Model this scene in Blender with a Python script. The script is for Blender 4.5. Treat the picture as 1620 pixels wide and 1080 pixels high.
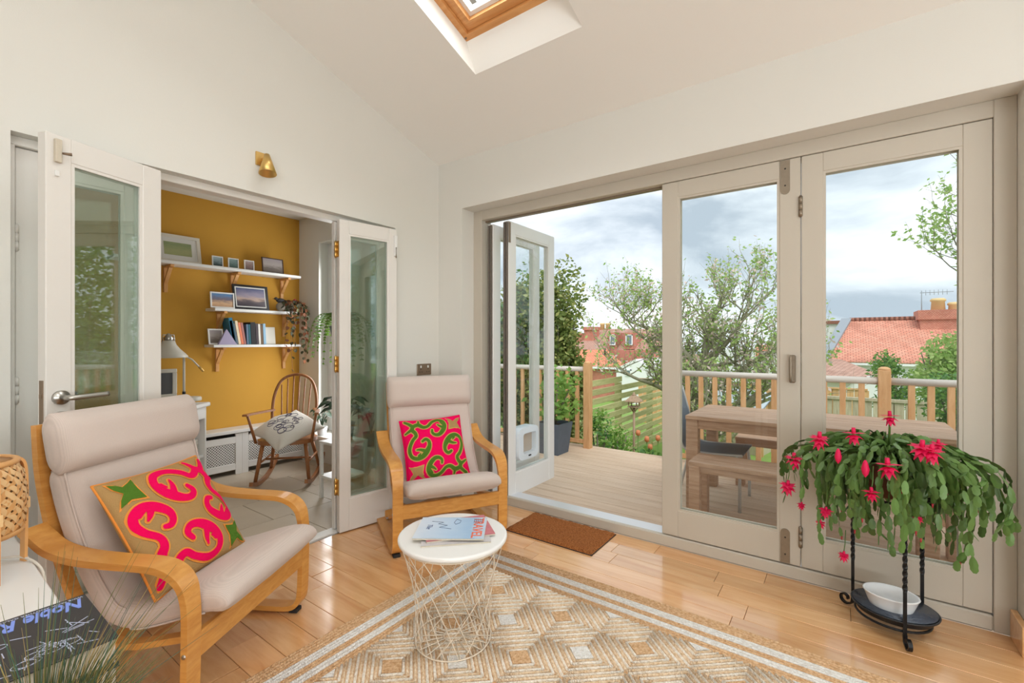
import bpy, math, random
from math import sin, cos, pi, sqrt, radians
from mathutils import Vector, Matrix

for _o in list(bpy.data.objects):
    bpy.data.objects.remove(_o, do_unlink=True)
SC = bpy.context.scene
COL = SC.collection
R = random.Random(7)

# ------------------------------------------------------------------ camera
CAMZ = 1.2
cam = bpy.data.cameras.new('camera'); cam.lens = 16.0; cam.sensor_width = 36.0; cam.sensor_fit = 'HORIZONTAL'
cam.clip_start = 0.02; cam.clip_end = 500
camo = bpy.data.objects.new('camera', cam); COL.objects.link(camo)
camo.location = (0, 0, CAMZ); camo.rotation_euler = (pi/2, 0, radians(35.75))
SC.camera = camo
SC.view_settings.view_transform = 'Standard'; SC.view_settings.look = 'None'
SC.view_settings.exposure = 0.22; SC.view_settings.gamma = 1.0
SC.view_settings.use_curve_mapping = False
try:
    SC.cycles.max_bounces = 10; SC.cycles.transparent_max_bounces = 24; SC.cycles.diffuse_bounces = 5
except Exception:
    pass

# ------------------------------------------------------------------ world: broken overcast sky
W = bpy.data.worlds.new('sky'); SC.world = W; W.use_nodes = True
nt = W.node_tree; nt.nodes.clear()
def N(tree, typ, **kw):
    n = tree.nodes.new(typ)
    for k, v in kw.items():
        if k in n.inputs: n.inputs[k].default_value = v
        else: setattr(n, k, v)
    return n
_tc = N(nt, 'ShaderNodeTexCoord'); _mp = N(nt, 'ShaderNodeMapping')
_mp.inputs['Scale'].default_value = (1.0, 1.0, 2.6); _mp.inputs['Location'].default_value = (0.35, 1.9, 0.3)
_ns = N(nt, 'ShaderNodeTexNoise', Scale=2.3, Detail=7.0, Roughness=0.55, Distortion=0.35)
_rp = N(nt, 'ShaderNodeValToRGB')
_rp.color_ramp.elements[0].position = 0.36; _rp.color_ramp.elements[0].color = (0.29, 0.345, 0.40, 1)
_rp.color_ramp.elements[1].position = 0.70; _rp.color_ramp.elements[1].color = (0.80, 0.805, 0.81, 1)
_e = _rp.color_ramp.elements.new(0.48); _e.color = (0.47, 0.52, 0.565, 1)
_bg = N(nt, 'ShaderNodeBackground', Strength=1.65); _ow = N(nt, 'ShaderNodeOutputWorld')
nt.links.new(_tc.outputs['Generated'], _mp.inputs['Vector']); nt.links.new(_mp.outputs['Vector'], _ns.inputs['Vector'])
nt.links.new(_ns.outputs['Fac'], _rp.inputs['Fac']); nt.links.new(_rp.outputs['Color'], _bg.inputs['Color'])
nt.links.new(_bg.outputs['Background'], _ow.inputs['Surface'])

# ------------------------------------------------------------------ soft sun added to brighten the garden, high behind the house
_sl = bpy.data.lights.new('fill_sun', 'SUN'); _sl.energy = 1.9; _sl.angle = radians(35); _sl.color = (1.0, 0.985, 0.95)
_so = bpy.data.objects.new('fill_sun', _sl); COL.objects.link(_so); _so.rotation_euler = Vector((-0.38, 0.50, -0.78)).to_track_quat('-Z', 'Y').to_euler()

# ------------------------------------------------------------------ large area lights: added fill lamps, plus daylight at the skylight and study window
def area(name, loc, rot, sx, sy, power, color):
    l = bpy.data.lights.new(name, 'AREA'); l.shape = 'RECTANGLE'; l.size = sx; l.size_y = sy
    l.energy = power; l.color = color
    o = bpy.data.objects.new(name, l); COL.objects.link(o); o.location = loc; o.rotation_euler = rot
    return o
area('ceiling_fill', (0.75, 0.05, 3.26), (radians(-17.5), 0, 0), 1.9, 1.3, 29, (0.97, 0.985, 1.0))  # added fill just under the ceiling; no roof window exists here
area('side_fill', (3.1, -0.75, 0.95), (radians(142), 0, radians(90)), 3.4, 1.6, 86, (0.92, 0.985, 1.03))  # added fill tilted up to brighten the ceiling; the side wall is solid
area('rear_fill', (2.35, -3.05, 1.2), (radians(130), 0, 0), 1.5, 2.0, 90, (0.92, 0.985, 1.03))  # added fill behind the camera, aimed upward; the rear wall has no window
area('skylight_daylight', (-1.369, 1.49, 3.30), (radians(-17.5), 0, 0), 0.44, 0.85, 10, (0.97, 0.985, 1.0))
area('study_window_daylight', (-3.98, 2.60, 1.15), (radians(90), 0, radians(180)), 0.42, 1.6, 13, (0.96, 0.98, 1.0))

# ------------------------------------------------------------------ helpers
def srgb(r, g, b):
    def f(c):
        c /= 255.0
        return c/12.92 if c <= 0.04045 else ((c+0.055)/1.055)**2.4
    return (f(r), f(g), f(b), 1.0)

MATS = {}
def base_mat(name):
    m = bpy.data.materials.new(name); m.use_nodes = True
    t = m.node_tree; b = t.nodes['Principled BSDF']
    MATS[name] = m
    return m, t, b
def plain(name, c, rough=0.5, metal=0.0, var=0.0, vscale=8.0, bump=0.0, bscale=60.0, spec=0.5, rnd=0.0, emit=None, sheen=0.0, trans=0.0):
    m, t, b = base_mat(name)
    b.inputs['Base Color'].default_value = c; b.inputs['Roughness'].default_value = rough
    b.inputs['Metallic'].default_value = metal; b.inputs['Specular IOR Level'].default_value = spec
    if sheen: b.inputs['Sheen Weight'].default_value = sheen
    tc = N(t, 'ShaderNodeTexCoord'); col = None
    if var > 0:
        n = N(t, 'ShaderNodeTexNoise', Scale=vscale, Detail=4.0)
        t.links.new(tc.outputs['Object'], n.inputs['Vector'])
        mx = N(t, 'ShaderNodeMixRGB'); mx.inputs['Color1'].default_value = tuple(x*(1-var) for x in c[:3])+(1,)
        mx.inputs['Color2'].default_value = tuple(min(1, x*(1+var)) for x in c[:3])+(1,)
        t.links.new(n.outputs['Fac'], mx.inputs['Fac']); col = mx.outputs['Color']
    if rnd > 0:
        oi = N(t, 'ShaderNodeObjectInfo'); mr = N(t, 'ShaderNodeMapRange'); mr.inputs['To Min'].default_value = 1-rnd; mr.inputs['To Max'].default_value = 1+rnd
        h = N(t, 'ShaderNodeHueSaturation', Color=c)
        t.links.new(oi.outputs['Random'], mr.inputs['Value']); t.links.new(mr.outputs['Result'], h.inputs['Value'])
        if col: t.links.new(col, h.inputs['Color'])
        col = h.outputs['Color']
    if col: t.links.new(col, b.inputs['Base Color'])
    if bump > 0:
        n2 = N(t, 'ShaderNodeTexNoise', Scale=bscale, Detail=3.0); bp = N(t, 'ShaderNodeBump', Strength=bump, Distance=0.01)
        t.links.new(tc.outputs['Object'], n2.inputs['Vector']); t.links.new(n2.outputs['Fac'], bp.inputs['Height']); t.links.new(bp.outputs['Normal'], b.inputs['Normal'])
    if emit:
        b.inputs['Emission Color'].default_value = emit[0]; b.inputs['Emission Strength'].default_value = emit[1]
    if trans > 0:
        tr = N(t, 'ShaderNodeBsdfTranslucent'); ms = N(t, 'ShaderNodeMixShader', Fac=trans); out = t.nodes['Material Output']
        tr.inputs['Color'].default_value = c
        if col: t.links.new(col, tr.inputs['Color'])
        t.links.new(b.outputs['BSDF'], ms.inputs[1]); t.links.new(tr.outputs['BSDF'], ms.inputs[2]); t.links.new(ms.outputs['Shader'], out.inputs['Surface'])
    return m
def wood(name, c1, c2, rough=0.35, scale=(1.2, 14, 14), rnd=0.08, bump=0.05, coat=0.0, nscale=2.2):
    m, t, b = base_mat(name)
    tc = N(t, 'ShaderNodeTexCoord'); oi = N(t, 'ShaderNodeObjectInfo'); mp = N(t, 'ShaderNodeMapping')
    mp.inputs['Scale'].default_value = scale
    ml = N(t, 'ShaderNodeMath', operation='MULTIPLY'); ml.inputs[1].default_value = 37.0
    ad = N(t, 'ShaderNodeVectorMath', operation='ADD')
    t.links.new(oi.outputs['Random'], ml.inputs[0]); t.links.new(tc.outputs['Object'], ad.inputs[0]); t.links.new(ml.outputs[0], ad.inputs[1])
    t.links.new(ad.outputs[0], mp.inputs['Vector'])
    n = N(t, 'ShaderNodeTexNoise', Scale=nscale, Detail=6.0, Roughness=0.6, Distortion=0.6); t.links.new(mp.outputs['Vector'], n.inputs['Vector'])
    rp = N(t, 'ShaderNodeValToRGB'); rp.color_ramp.elements[0].position = 0.3; rp.color_ramp.elements[1].position = 0.72
    rp.color_ramp.elements[0].color = c1; rp.color_ramp.elements[1].color = c2
    t.links.new(n.outputs['Fac'], rp.inputs['Fac'])
    mr = N(t, 'ShaderNodeMapRange'); mr.inputs['To Min'].default_value = 1-rnd; mr.inputs['To Max'].default_value = 1+rnd
    h = N(t, 'ShaderNodeHueSaturation'); t.links.new(oi.outputs['Random'], mr.inputs['Value']); t.links.new(mr.outputs['Result'], h.inputs['Value'])
    t.links.new(rp.outputs['Color'], h.inputs['Color']); t.links.new(h.outputs['Color'], b.inputs['Base Color'])
    b.inputs['Roughness'].default_value = rough
    if coat: b.inputs['Coat Weight'].default_value = coat; b.inputs['Coat Roughness'].default_value = 0.12
    bp = N(t, 'ShaderNodeBump', Strength=bump, Distance=0.004); t.links.new(n.outputs['Fac'], bp.inputs['Height']); t.links.new(bp.outputs['Normal'], b.inputs['Normal'])
    return m
def fabric(name, c, scale=420.0, rough=0.92, contrast=0.12, bump=0.25):
    m, t, b = base_mat(name)
    tc = N(t, 'ShaderNodeTexCoord')
    ws = []
    for ax in ('X', 'Z'):
        w = N(t, 'ShaderNodeTexWave', Scale=scale/6.28, Distortion=0.0, Detail=1.0); w.bands_direction = ax
        t.links.new(tc.outputs['Object'], w.inputs['Vector']); ws.append(w)
    n = N(t, 'ShaderNodeTexNoise', Scale=scale*0.6, Detail=4.0); t.links.new(tc.outputs['Object'], n.inputs['Vector'])
    a = N(t, 'ShaderNodeMath', operation='ADD'); t.links.new(ws[0].outputs['Fac'], a.inputs[0]); t.links.new(ws[1].outputs['Fac'], a.inputs[1])
    a2 = N(t, 'ShaderNodeMath', operation='ADD'); t.links.new(a.outputs[0], a2.inputs[0]); t.links.new(n.outputs['Fac'], a2.inputs[1])
    dv = N(t, 'ShaderNodeMath', operation='DIVIDE'); dv.inputs[1].default_value = 3.0; t.links.new(a2.outputs[0], dv.inputs[0])
    mx = N(t, 'ShaderNodeMixRGB'); mx.inputs['Color1'].default_value = tuple(x*(1-contrast) for x in c[:3])+(1,); mx.inputs['Color2'].default_value = tuple(min(1, x*(1+contrast)) for x in c[:3])+(1,)
    t.links.new(dv.outputs[0], mx.inputs['Fac']); t.links.new(mx.outputs['Color'], b.inputs['Base Color'])
    bp = N(t, 'ShaderNodeBump', Strength=bump, Distance=0.002); t.links.new(dv.outputs[0], bp.inputs['Height']); t.links.new(bp.outputs['Normal'], b.inputs['Normal'])
    b.inputs['Roughness'].default_value = rough; b.inputs['Sheen Weight'].default_value = 0.15; b.inputs['Specular IOR Level'].default_value = 0.2
    return m
def glass(name, tint=(0.93, 0.97, 0.95, 1), ior=1.8):
    m = bpy.data.materials.new(name); m.use_nodes = True; t = m.node_tree; t.nodes.clear(); MATS[name] = m
    fr = N(t, 'ShaderNodeFresnel', IOR=ior); tr = N(t, 'ShaderNodeBsdfTransparent', Color=tint); gl = N(t, 'ShaderNodeBsdfGlossy', Roughness=0.0)
    ms = N(t, 'ShaderNodeMixShader'); out = N(t, 'ShaderNodeOutputMaterial')
    ge = N(t, 'ShaderNodeNewGeometry'); mr = N(t, 'ShaderNodeMapRange'); mr.inputs['To Min'].default_value = ior; mr.inputs['To Max'].default_value = 1/ior
    t.links.new(ge.outputs['Backfacing'], mr.inputs['Value']); t.links.new(mr.outputs['Result'], fr.inputs['IOR'])   # same reflectance on both faces of the pane
    t.links.new(fr.outputs[0], ms.inputs[0]); t.links.new(tr.outputs[0], ms.inputs[1]); t.links.new(gl.outputs[0], ms.inputs[2]); t.links.new(ms.outputs[0], out.inputs['Surface'])
    return m
def speckle(name, c1, c2, scale=160.0, bump=0.5, rough=0.95, thr=0.5):
    m, t, b = base_mat(name)
    tc = N(t, 'ShaderNodeTexCoord'); v = N(t, 'ShaderNodeTexVoronoi', Scale=scale); t.links.new(tc.outputs['Object'], v.inputs['Vector'])
    n = N(t, 'ShaderNodeTexNoise', Scale=scale*0.5, Detail=3.0); t.links.new(tc.outputs['Object'], n.inputs['Vector'])
    rp = N(t, 'ShaderNodeValToRGB'); rp.color_ramp.elements[0].position = thr-0.14; rp.color_ramp.elements[1].position = thr+0.14
    rp.color_ramp.elements[0].color = c1; rp.color_ramp.elements[1].color = c2
    t.links.new(n.outputs['Fac'], rp.inputs['Fac']); t.links.new(rp.outputs['Color'], b.inputs['Base Color'])
    bp = N(t, 'ShaderNodeBump', Strength=bump, Distance=0.004); t.links.new(v.outputs['Distance'], bp.inputs['Height']); t.links.new(bp.outputs['Normal'], b.inputs['Normal'])
    b.inputs['Roughness'].default_value = rough; b.inputs['Specular IOR Level'].default_value = 0.15
    return m
def photo(name, stops, ns=6.0, axis='Z', lo=-0.1, hi=0.1):
    """flat print: colour bands over height with a little noise"""
    m, t, b = base_mat(name)
    tc = N(t, 'ShaderNodeTexCoord'); sp = N(t, 'ShaderNodeSeparateXYZ'); t.links.new(tc.outputs['Object'], sp.inputs[0])
    mr = N(t, 'ShaderNodeMapRange'); mr.inputs['From Min'].default_value = lo; mr.inputs['From Max'].default_value = hi
    t.links.new(sp.outputs[axis], mr.inputs['Value'])
    n = N(t, 'ShaderNodeTexNoise', Scale=ns*6, Detail=5.0); mp = N(t, 'ShaderNodeMapping'); mp.inputs['Scale'].default_value = (1, 0.6, 2.2)
    t.links.new(tc.outputs['Object'], mp.inputs['Vector']); t.links.new(mp.outputs['Vector'], n.inputs['Vector'])
    a = N(t, 'ShaderNodeMath', operation='MULTIPLY_ADD'); a.inputs[1].default_value = 0.35; t.links.new(n.outputs['Fac'], a.inputs[0])
    s = N(t, 'ShaderNodeMath', operation='SUBTRACT'); s.inputs[1].default_value = 0.175; t.links.new(mr.outputs['Result'], s.inputs[0]); t.links.new(s.outputs[0], a.inputs[2])
    rp = N(t, 'ShaderNodeValToRGB'); el = rp.color_ramp.elements
    while len(el) < len(stops): el.new(0.5)
    for e, (p, c) in zip(el, stops): e.position = p; e.color = c
    t.links.new(a.outputs[0], rp.inputs['Fac']); t.links.new(rp.outputs['Color'], b.inputs['Base Color']); b.inputs['Roughness'].default_value = 0.3
    return m

class MB:
    def __init__(self): self.v = []; self.f = []; self.m = []; self.s = []
    def add(self, vs, fs, mat=0, smooth=False, M=None):
        o = len(self.v)
        for p in vs:
            p = Vector(p)
            self.v.append(M @ p if M is not None else p)
        for q in fs:
            self.f.append([o+i for i in q]); self.m.append(mat); self.s.append(smooth)
        return self
    def box(self, a, b, mat=0, bev=0.0, M=None):
        x0, y0, z0 = (min(a[i], b[i]) for i in range(3)); x1, y1, z1 = (max(a[i], b[i]) for i in range(3))
        if bev <= 0:
            vs = [(x, y, z) for z in (z0, z1) for y in (y0, y1) for x in (x0, x1)]
            return self.add(vs, [(0, 2, 3, 1), (4, 5, 7, 6), (0, 1, 5, 4), (2, 6, 7, 3), (0, 4, 6, 2), (1, 3, 7, 5)], mat, False, M)
        e = min(bev, (x1-x0)*.45, (y1-y0)*.45, (z1-z0)*.45)
        X = (x0, x1); Y = (y0, y1); Z = (z0, z1); vs = []; ix = {}
        for i in (0, 1):
            for j in (0, 1):
                for k in (0, 1):
                    sx, sy, sz = (1 if i == 0 else -1)*e, (1 if j == 0 else -1)*e, (1 if k == 0 else -1)*e
                    ix[i, j, k] = len(vs)
                    vs += [(X[i], Y[j]+sy, Z[k]+sz), (X[i]+sx, Y[j], Z[k]+sz), (X[i]+sx, Y[j]+sy, Z[k])]
        I = lambda i, j, k, a: ix[i, j, k]+a
        fs = []
        for i in (0, 1):
            q = [I(i, 0, 0, 0), I(i, 1, 0, 0), I(i, 1, 1, 0), I(i, 0, 1, 0)]; fs.append(q if i else q[::-1])
            q = [I(0, i, 0, 1), I(1, i, 0, 1), I(1, i, 1, 1), I(0, i, 1, 1)]; fs.append(q[::-1] if i else q)
            q = [I(0, 0, i, 2), I(1, 0, i, 2), I(1, 1, i, 2), I(0, 1, i, 2)]; fs.append(q if i else q[::-1])
        for i in (0, 1):
            for j in (0, 1):
                q = [I(i, j, 0, 0), I(i, j, 1, 0), I(i, j, 1, 1), I(i, j, 0, 1)]; fs.append(q if (i ^ j) == 0 else q[::-1])
                q = [I(i, 0, j, 0), I(i, 1, j, 0), I(i, 1, j, 2), I(i, 0, j, 2)]; fs.append(q[::-1] if (i ^ j) == 0 else q)
                q = [I(0, i, j, 1), I(1, i, j, 1), I(1, i, j, 2), I(0, i, j, 2)]; fs.append(q if (i ^ j) == 0 else q[::-1])
        for i in (0, 1):
            for j in (0, 1):
                for k in (0, 1):
                    q = [I(i, j, k, 0), I(i, j, k, 1), I(i, j, k, 2)]; fs.append(q if (i+j+k) % 2 else q[::-1])
        return self.add(vs, fs, mat, False, M)
    def tube(self, pts, r, n=8, mat=0, closed=False, caps=True, M=None, smooth=True):
        P = [Vector(p) for p in pts]; k = len(P)
        rs = r if isinstance(r, (list, tuple)) else [r]*k
        T = []
        for i in range(k):
            a = P[(i-1) % k] if (closed or i > 0) else P[i]; b = P[(i+1) % k] if (closed or i < k-1) else P[i]
            d = b-a
            T.append(d.normalized() if d.length > 1e-9 else Vector((0, 0, 1)))
        ref = Vector((0, 0, 1)) if abs(T[0].z) < 0.9 else Vector((1, 0, 0))
        u = T[0].cross(ref).normalized(); vs = []; fs = []
        for i in range(k):
            if i: u = (u - T[i]*u.dot(T[i]))
            u = u.normalized() if u.length > 1e-6 else T[i].orthogonal().normalized()
            w = T[i].cross(u)
            for j in range(n):
                a = 2*pi*j/n; vs.append(P[i]+(u*cos(a)+w*sin(a))*rs[i])
        for i in range(k if closed else k-1):
            a = i*n; b = ((i+1) % k)*n
            for j in range(n): fs.append((a+j, a+(j+1) % n, b+(j+1) % n, b+j))
        if caps and not closed:
            fs.append(tuple(range(n-1, -1, -1))); fs.append(tuple((k-1)*n+j for j in range(n)))
        return self.add(vs, fs, mat, smooth, M)
    def sweep(self, pts, bn, w, t, mat=0, M=None, smooth=False, closed=False):
        """rectangular section (width w along bn, thickness t) along a path"""
        P = [Vector(p) for p in pts]; bn = Vector(bn).normalized(); k = len(P)
        ws = w if isinstance(w, (list, tuple)) else [w]*k; ts = t if isinstance(t, (list, tuple)) else [t]*k
        vs = []; fs = []
        for i in range(k):
            d = (P[(i+1) % k] if (closed or i < k-1) else P[i])-(P[(i-1) % k] if (closed or i > 0) else P[i])
            n = bn.cross(d).normalized()
            for a, b in ((-1, -1), (1, -1), (1, 1), (-1, 1)): vs.append(P[i]+bn*(a*ws[i]/2)+n*(b*ts[i]/2))
        for i in range(k if closed else k-1):
            a = i*4; b = ((i+1) % k)*4
            for j in range(4): fs.append((a+j, a+(j+1) % 4, b+(j+1) % 4, b+j))
        if not closed: fs.append((3, 2, 1, 0)); fs.append(tuple((k-1)*4+j for j in range(4)))
        return self.add(vs, fs, mat, smooth, M)
    def lathe(self, prof, n=24, c=(0, 0, 0), mat=0, M=None, smooth=True, sx=1.0, sy=1.0):
        vs = []; fs = []; k = len(prof)
        for r, z in prof:
            for j in range(n):
                a = 2*pi*j/n; vs.append((c[0]+r*cos(a)*sx, c[1]+r*sin(a)*sy, c[2]+z))
        for i in range(k-1):
            for j in range(n): fs.append((i*n+j, i*n+(j+1) % n, (i+1)*n+(j+1) % n, (i+1)*n+j))
        if prof[0][0] > 1e-6: fs.append(tuple(range(n-1, -1, -1)))
        if prof[-1][0] > 1e-6: fs.append(tuple((k-1)*n+j for j in range(n)))
        return self.add(vs, fs, mat, smooth, M)
    def prism(self, poly, z0, z1, mat=0, M=None):
        n = len(poly); vs = [(x, y, z0) for x, y in poly]+[(x, y, z1) for x, y in poly]
        fs = [tuple(range(n-1, -1, -1)), tuple(range(n, 2*n))]+[(i, (i+1) % n, n+(i+1) % n, n+i) for i in range(n)]
        return self.add(vs, fs, mat, False, M)
    def ball(self, c, r, nu=12, nv=8, mat=0, M=None):
        rr = r if isinstance(r, (list, tuple)) else (r, r, r); vs = []; fs = []
        for i in range(nv+1):
            t = pi*i/nv
            for j in range(nu):
                a = 2*pi*j/nu; vs.append((c[0]+rr[0]*sin(t)*cos(a), c[1]+rr[1]*sin(t)*sin(a), c[2]-rr[2]*cos(t)))
        for i in range(nv):
            for j in range(nu): fs.append((i*nu+j, i*nu+(j+1) % nu, (i+1)*nu+(j+1) % nu, (i+1)*nu+j))
        return self.add(vs, fs, mat, True, M)
    def mesh(self, name, mats):
        me = bpy.data.meshes.new(name); me.from_pydata([tuple(p) for p in self.v], [], self.f)
        for m in (mats if isinstance(mats, (list, tuple)) else [mats]): me.materials.append(MATS[m] if isinstance(m, str) else m)
        me.polygons.foreach_set('material_index', self.m); me.polygons.foreach_set('use_smooth', self.s); me.update()
        return me
    def build(self, name, mats, parent=None, loc=None, rot=None, label=None, kind=None):
        return link(name, self.mesh(name, mats), parent, loc, rot, label, kind)
def link(name, me, parent=None, loc=None, rot=None, label=None, kind=None):
    o = bpy.data.objects.new(name, me); COL.objects.link(o)
    if parent is not None: o.parent = parent
    if loc is not None: o.location = loc
    if rot is not None: o.rotation_euler = rot
    if label: o['label'] = label
    if kind: o['kind'] = kind
    return o
def tag(o, label, cat, group=None, kind=None):
    o['label'] = label; o['category'] = cat
    if group: o['group'] = group
    if kind: o['kind'] = kind
    return o
def thing(name, label, cat, loc=(0, 0, 0), rz=0.0, group=None, kind=None):
    o = bpy.data.objects.new(name, None); COL.objects.link(o); o.location = loc; o.rotation_euler = (0, 0, rz); o.empty_display_size = 0.1
    return tag(o, label, cat, group, kind)
def copy_tree(o, parent=None):
    c = o.copy(); COL.objects.link(c); c.parent = parent
    for ch in list(o.children): copy_tree(ch, c)
    return c
def B(a, b, bev=0.0): return MB().box(a, b, 0, bev)
def spline(pts, n=6):
    """Catmull-Rom through points"""
    P = [Vector(p) for p in pts]; out = []
    for i in range(len(P)-1):
        p0 = P[max(i-1, 0)]; p1 = P[i]; p2 = P[i+1]; p3 = P[min(i+2, len(P)-1)]
        for j in range(n):
            t = j/n
            out.append(0.5*((2*p1)+(p2-p0)*t+(2*p0-5*p1+4*p2-p3)*t*t+(3*p1-p0-3*p2+p3)*t**3))
    out.append(P[-1]); return out
def text_mesh(s, size, depth=0.0006, shear=0.0, bold=0.0):
    cu = bpy.data.curves.new('txt', 'FONT'); cu.body = s; cu.size = size; cu.extrude = depth; cu.shear = shear; cu.offset = bold; cu.resolution_u = 3
    o = bpy.data.objects.new('txt', cu); COL.objects.link(o)
    dg = bpy.context.evaluated_depsgraph_get(); me = bpy.data.meshes.new_from_object(o.evaluated_get(dg))
    bpy.data.objects.remove(o); bpy.data.curves.remove(cu)
    return me
FWD = Vector((-sin(radians(35.75)), cos(radians(35.75)), 0)); RGT = Vector((cos(radians(35.75)), sin(radians(35.75)), 0))
def ray(u, v): return FWD*720+RGT*(u-810)+Vector((0, 0, 540-v))
def onY(u, v, y):
    d = ray(u, v); return Vector((0, 0, CAMZ))+d*(y/d.y)
def onX(u, v, x):
    d = ray(u, v); return Vector((0, 0, CAMZ))+d*(x/d.x)
def onZ(u, v, z):
    d = ray(u, v); return Vector((0, 0, CAMZ))+d*((z-CAMZ)/d.z)

# ------------------------------------------------------------------ materials
plain('wall_paint', srgb(224, 222, 215), 0.9, var=0.012, vscale=2.0, bump=0.04, bscale=220)
plain('ceiling_paint', srgb(243, 241, 236), 0.9, bump=0.03, bscale=220)
plain('door_paint', srgb(226, 222, 216), 0.45, var=0.02, vscale=5.0, bump=0.03, bscale=120)
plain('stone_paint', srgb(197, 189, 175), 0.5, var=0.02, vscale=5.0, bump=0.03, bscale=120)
plain('white_paint', srgb(232, 231, 228), 0.4, var=0.015, bump=0.02)
plain('yellow_paint', srgb(204, 152, 56), 0.85, var=0.03, vscale=3.0, bump=0.05, bscale=200)
plain('dark_gap', srgb(52, 46, 42), 0.8)
plain('brush_seal', srgb(110, 102, 94), 0.9, var=0.3, vscale=90)
plain('brass', srgb(222, 186, 116), 0.36, 1.0)
plain('steel', srgb(190, 188, 182), 0.3, 1.0)
plain('plate_metal', srgb(150, 138, 122), 0.45, 0.7, var=0.15, vscale=40)
plain('aluminium', srgb(222, 224, 228), 0.35, 0.3)
glass('pane_glass'); glass('outer_glass', (0.975, 0.99, 0.985, 1), 1.33)
wood('oak_floor', srgb(215, 152, 94), srgb(240, 194, 140), 0.30, (1.0, 9, 9), 0.10, 0.02, 0.9)
plain('floor_gap', srgb(92, 58, 34), 0.8)
wood('birch', srgb(204, 138, 62), srgb(226, 166, 88), 0.32, (6, 2.0, 26), 0.02, 0.02, 0.15)
wood('pine', srgb(196, 132, 72), srgb(222, 166, 106), 0.4, (1.5, 14, 14), 0.05, 0.03)
wood('pine_bracket', srgb(204, 146, 84), srgb(226, 172, 110), 0.5, (14, 14, 2), 0.05, 0.03)
wood('elm', srgb(142, 88, 48), srgb(176, 116, 68), 0.35, (10, 10, 3), 0.03, 0.02)
wood('deck_wood', srgb(206, 178, 150), srgb(228, 204, 180), 0.75, (0.8, 10, 10), 0.05, 0.08)
wood('deck_rail_wood', srgb(206, 154, 104), srgb(228, 182, 134), 0.7, (12, 12, 2), 0.06, 0.05)
wood('grey_rail', srgb(196, 186, 176), srgb(222, 214, 206), 0.7, (1, 14, 14), 0.03, 0.05)
wood('table_wood', srgb(168, 130, 102), srgb(210, 176, 150), 0.6, (1.5, 16, 16), 0.06, 0.06)
wood('fence_green', srgb(176, 172, 116), srgb(210, 204, 154), 0.85, (8, 1.2, 14), 0.10, 0.08)
wood('fence_orange', srgb(204, 152, 100), srgb(228, 184, 136), 0.85, (14, 14, 2), 0.10, 0.08)
wood('fence_grey', srgb(180, 166, 142), srgb(210, 198, 174), 0.85, (14, 14, 2), 0.10, 0.08)
fabric('beige_fabric', srgb(208, 193, 184), 520)
fabric('cotton', srgb(226, 220, 210), 500)
speckle('mat_coir', srgb(140, 82, 42), srgb(186, 118, 66), 240, 1.0)
speckle('jute_tan', srgb(208, 164, 120), srgb(234, 198, 158), 170, 0.9)
speckle('jute_pale', srgb(234, 220, 200), srgb(248, 242, 232), 170, 0.9)
speckle('jute_white', srgb(228, 224, 218), srgb(246, 245, 242), 170, 0.9)
speckle('jute_mix', srgb(222, 190, 152), srgb(242, 220, 192), 170, 0.9)
plain('felt_tan', srgb(178, 142, 92), 0.95, var=0.08, vscale=30, bump=0.35, bscale=260, spec=0.1)
plain('felt_pink', srgb(242, 8, 92), 0.95, var=0.06, vscale=30, bump=0.3, bscale=260, spec=0.1)
plain('felt_green', srgb(84, 122, 42), 0.95, var=0.12, vscale=60, bump=0.35, bscale=260, spec=0.1)
plain('cord_orange', srgb(238, 152, 70), 0.9, bump=0.3, bscale=400, spec=0.1)
plain('cord_gold', srgb(214, 170, 96), 0.9, bump=0.3, bscale=400, spec=0.1)
plain('white_lacquer', srgb(240, 240, 238), 0.3, var=0.01)
plain('wire_cream', srgb(230, 216, 196), 0.4)
plain('black_iron', srgb(28, 28, 30), 0.4, 0.4, bump=0.15, bscale=80)
plain('black_plastic', srgb(34, 35, 38), 0.5)
plain('wet_tray', srgb(70, 78, 92), 0.25, var=0.3, vscale=90, bump=0.3, bscale=150)
plain('ceramic_white', srgb(236, 238, 240), 0.25)
plain('terracotta', srgb(120, 74, 54), 0.8, var=0.1)
plain('cactus_leaf', srgb(98, 132, 66), 0.4, rnd=0.28, var=0.15, vscale=14, trans=0.15)
plain('cactus_bud', srgb(176, 40, 52), 0.5)
plain('petal_pink', srgb(236, 20, 92), 0.5, var=0.1, trans=0.25)
plain('petal_pale', srgb(240, 190, 214), 0.5, trans=0.3)
plain('soil', srgb(70, 52, 40), 0.95, var=0.3, vscale=60, bump=0.6)
plain('rubber', srgb(36, 34, 34), 0.7)
plain('bronze', srgb(138, 118, 98), 0.4, 0.6)
plain('paper', srgb(232, 226, 214), 0.8, var=0.03, vscale=200)
plain('page_edge', srgb(206, 196, 178), 0.9, var=0.12, vscale=300)
plain('tile_stone', srgb(196, 182, 162), 0.5, var=0.1, vscale=6, rnd=0.05)
plain('radiator_white', srgb(226, 224, 220), 0.45)
plain('grass_blade', srgb(142, 146, 84), 0.6, rnd=0.3, var=0.25, vscale=20, trans=0.3)
plain('succulent', srgb(176, 200, 182), 0.6, trans=0.15)
plain('lawn', srgb(126, 158, 72), 0.95, var=0.25, vscale=3.0, bump=0.6, bscale=30)

# ================================================================== STRUCTURE
XA = -2.547; YB = 2.556; YF = 2.69      # inner face of left wall, of garden wall, of the garden door frame
XR = 3.2; YREAR = -3.2
SL = 0.315; ZB = 2.575
def roofz(y): return ZB+SL*(YB-y)
RIDGE = -0.6
def ceilz(y): return roofz(y) if y > RIDGE else roofz(RIDGE)-SL*(RIDGE-y)

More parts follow.
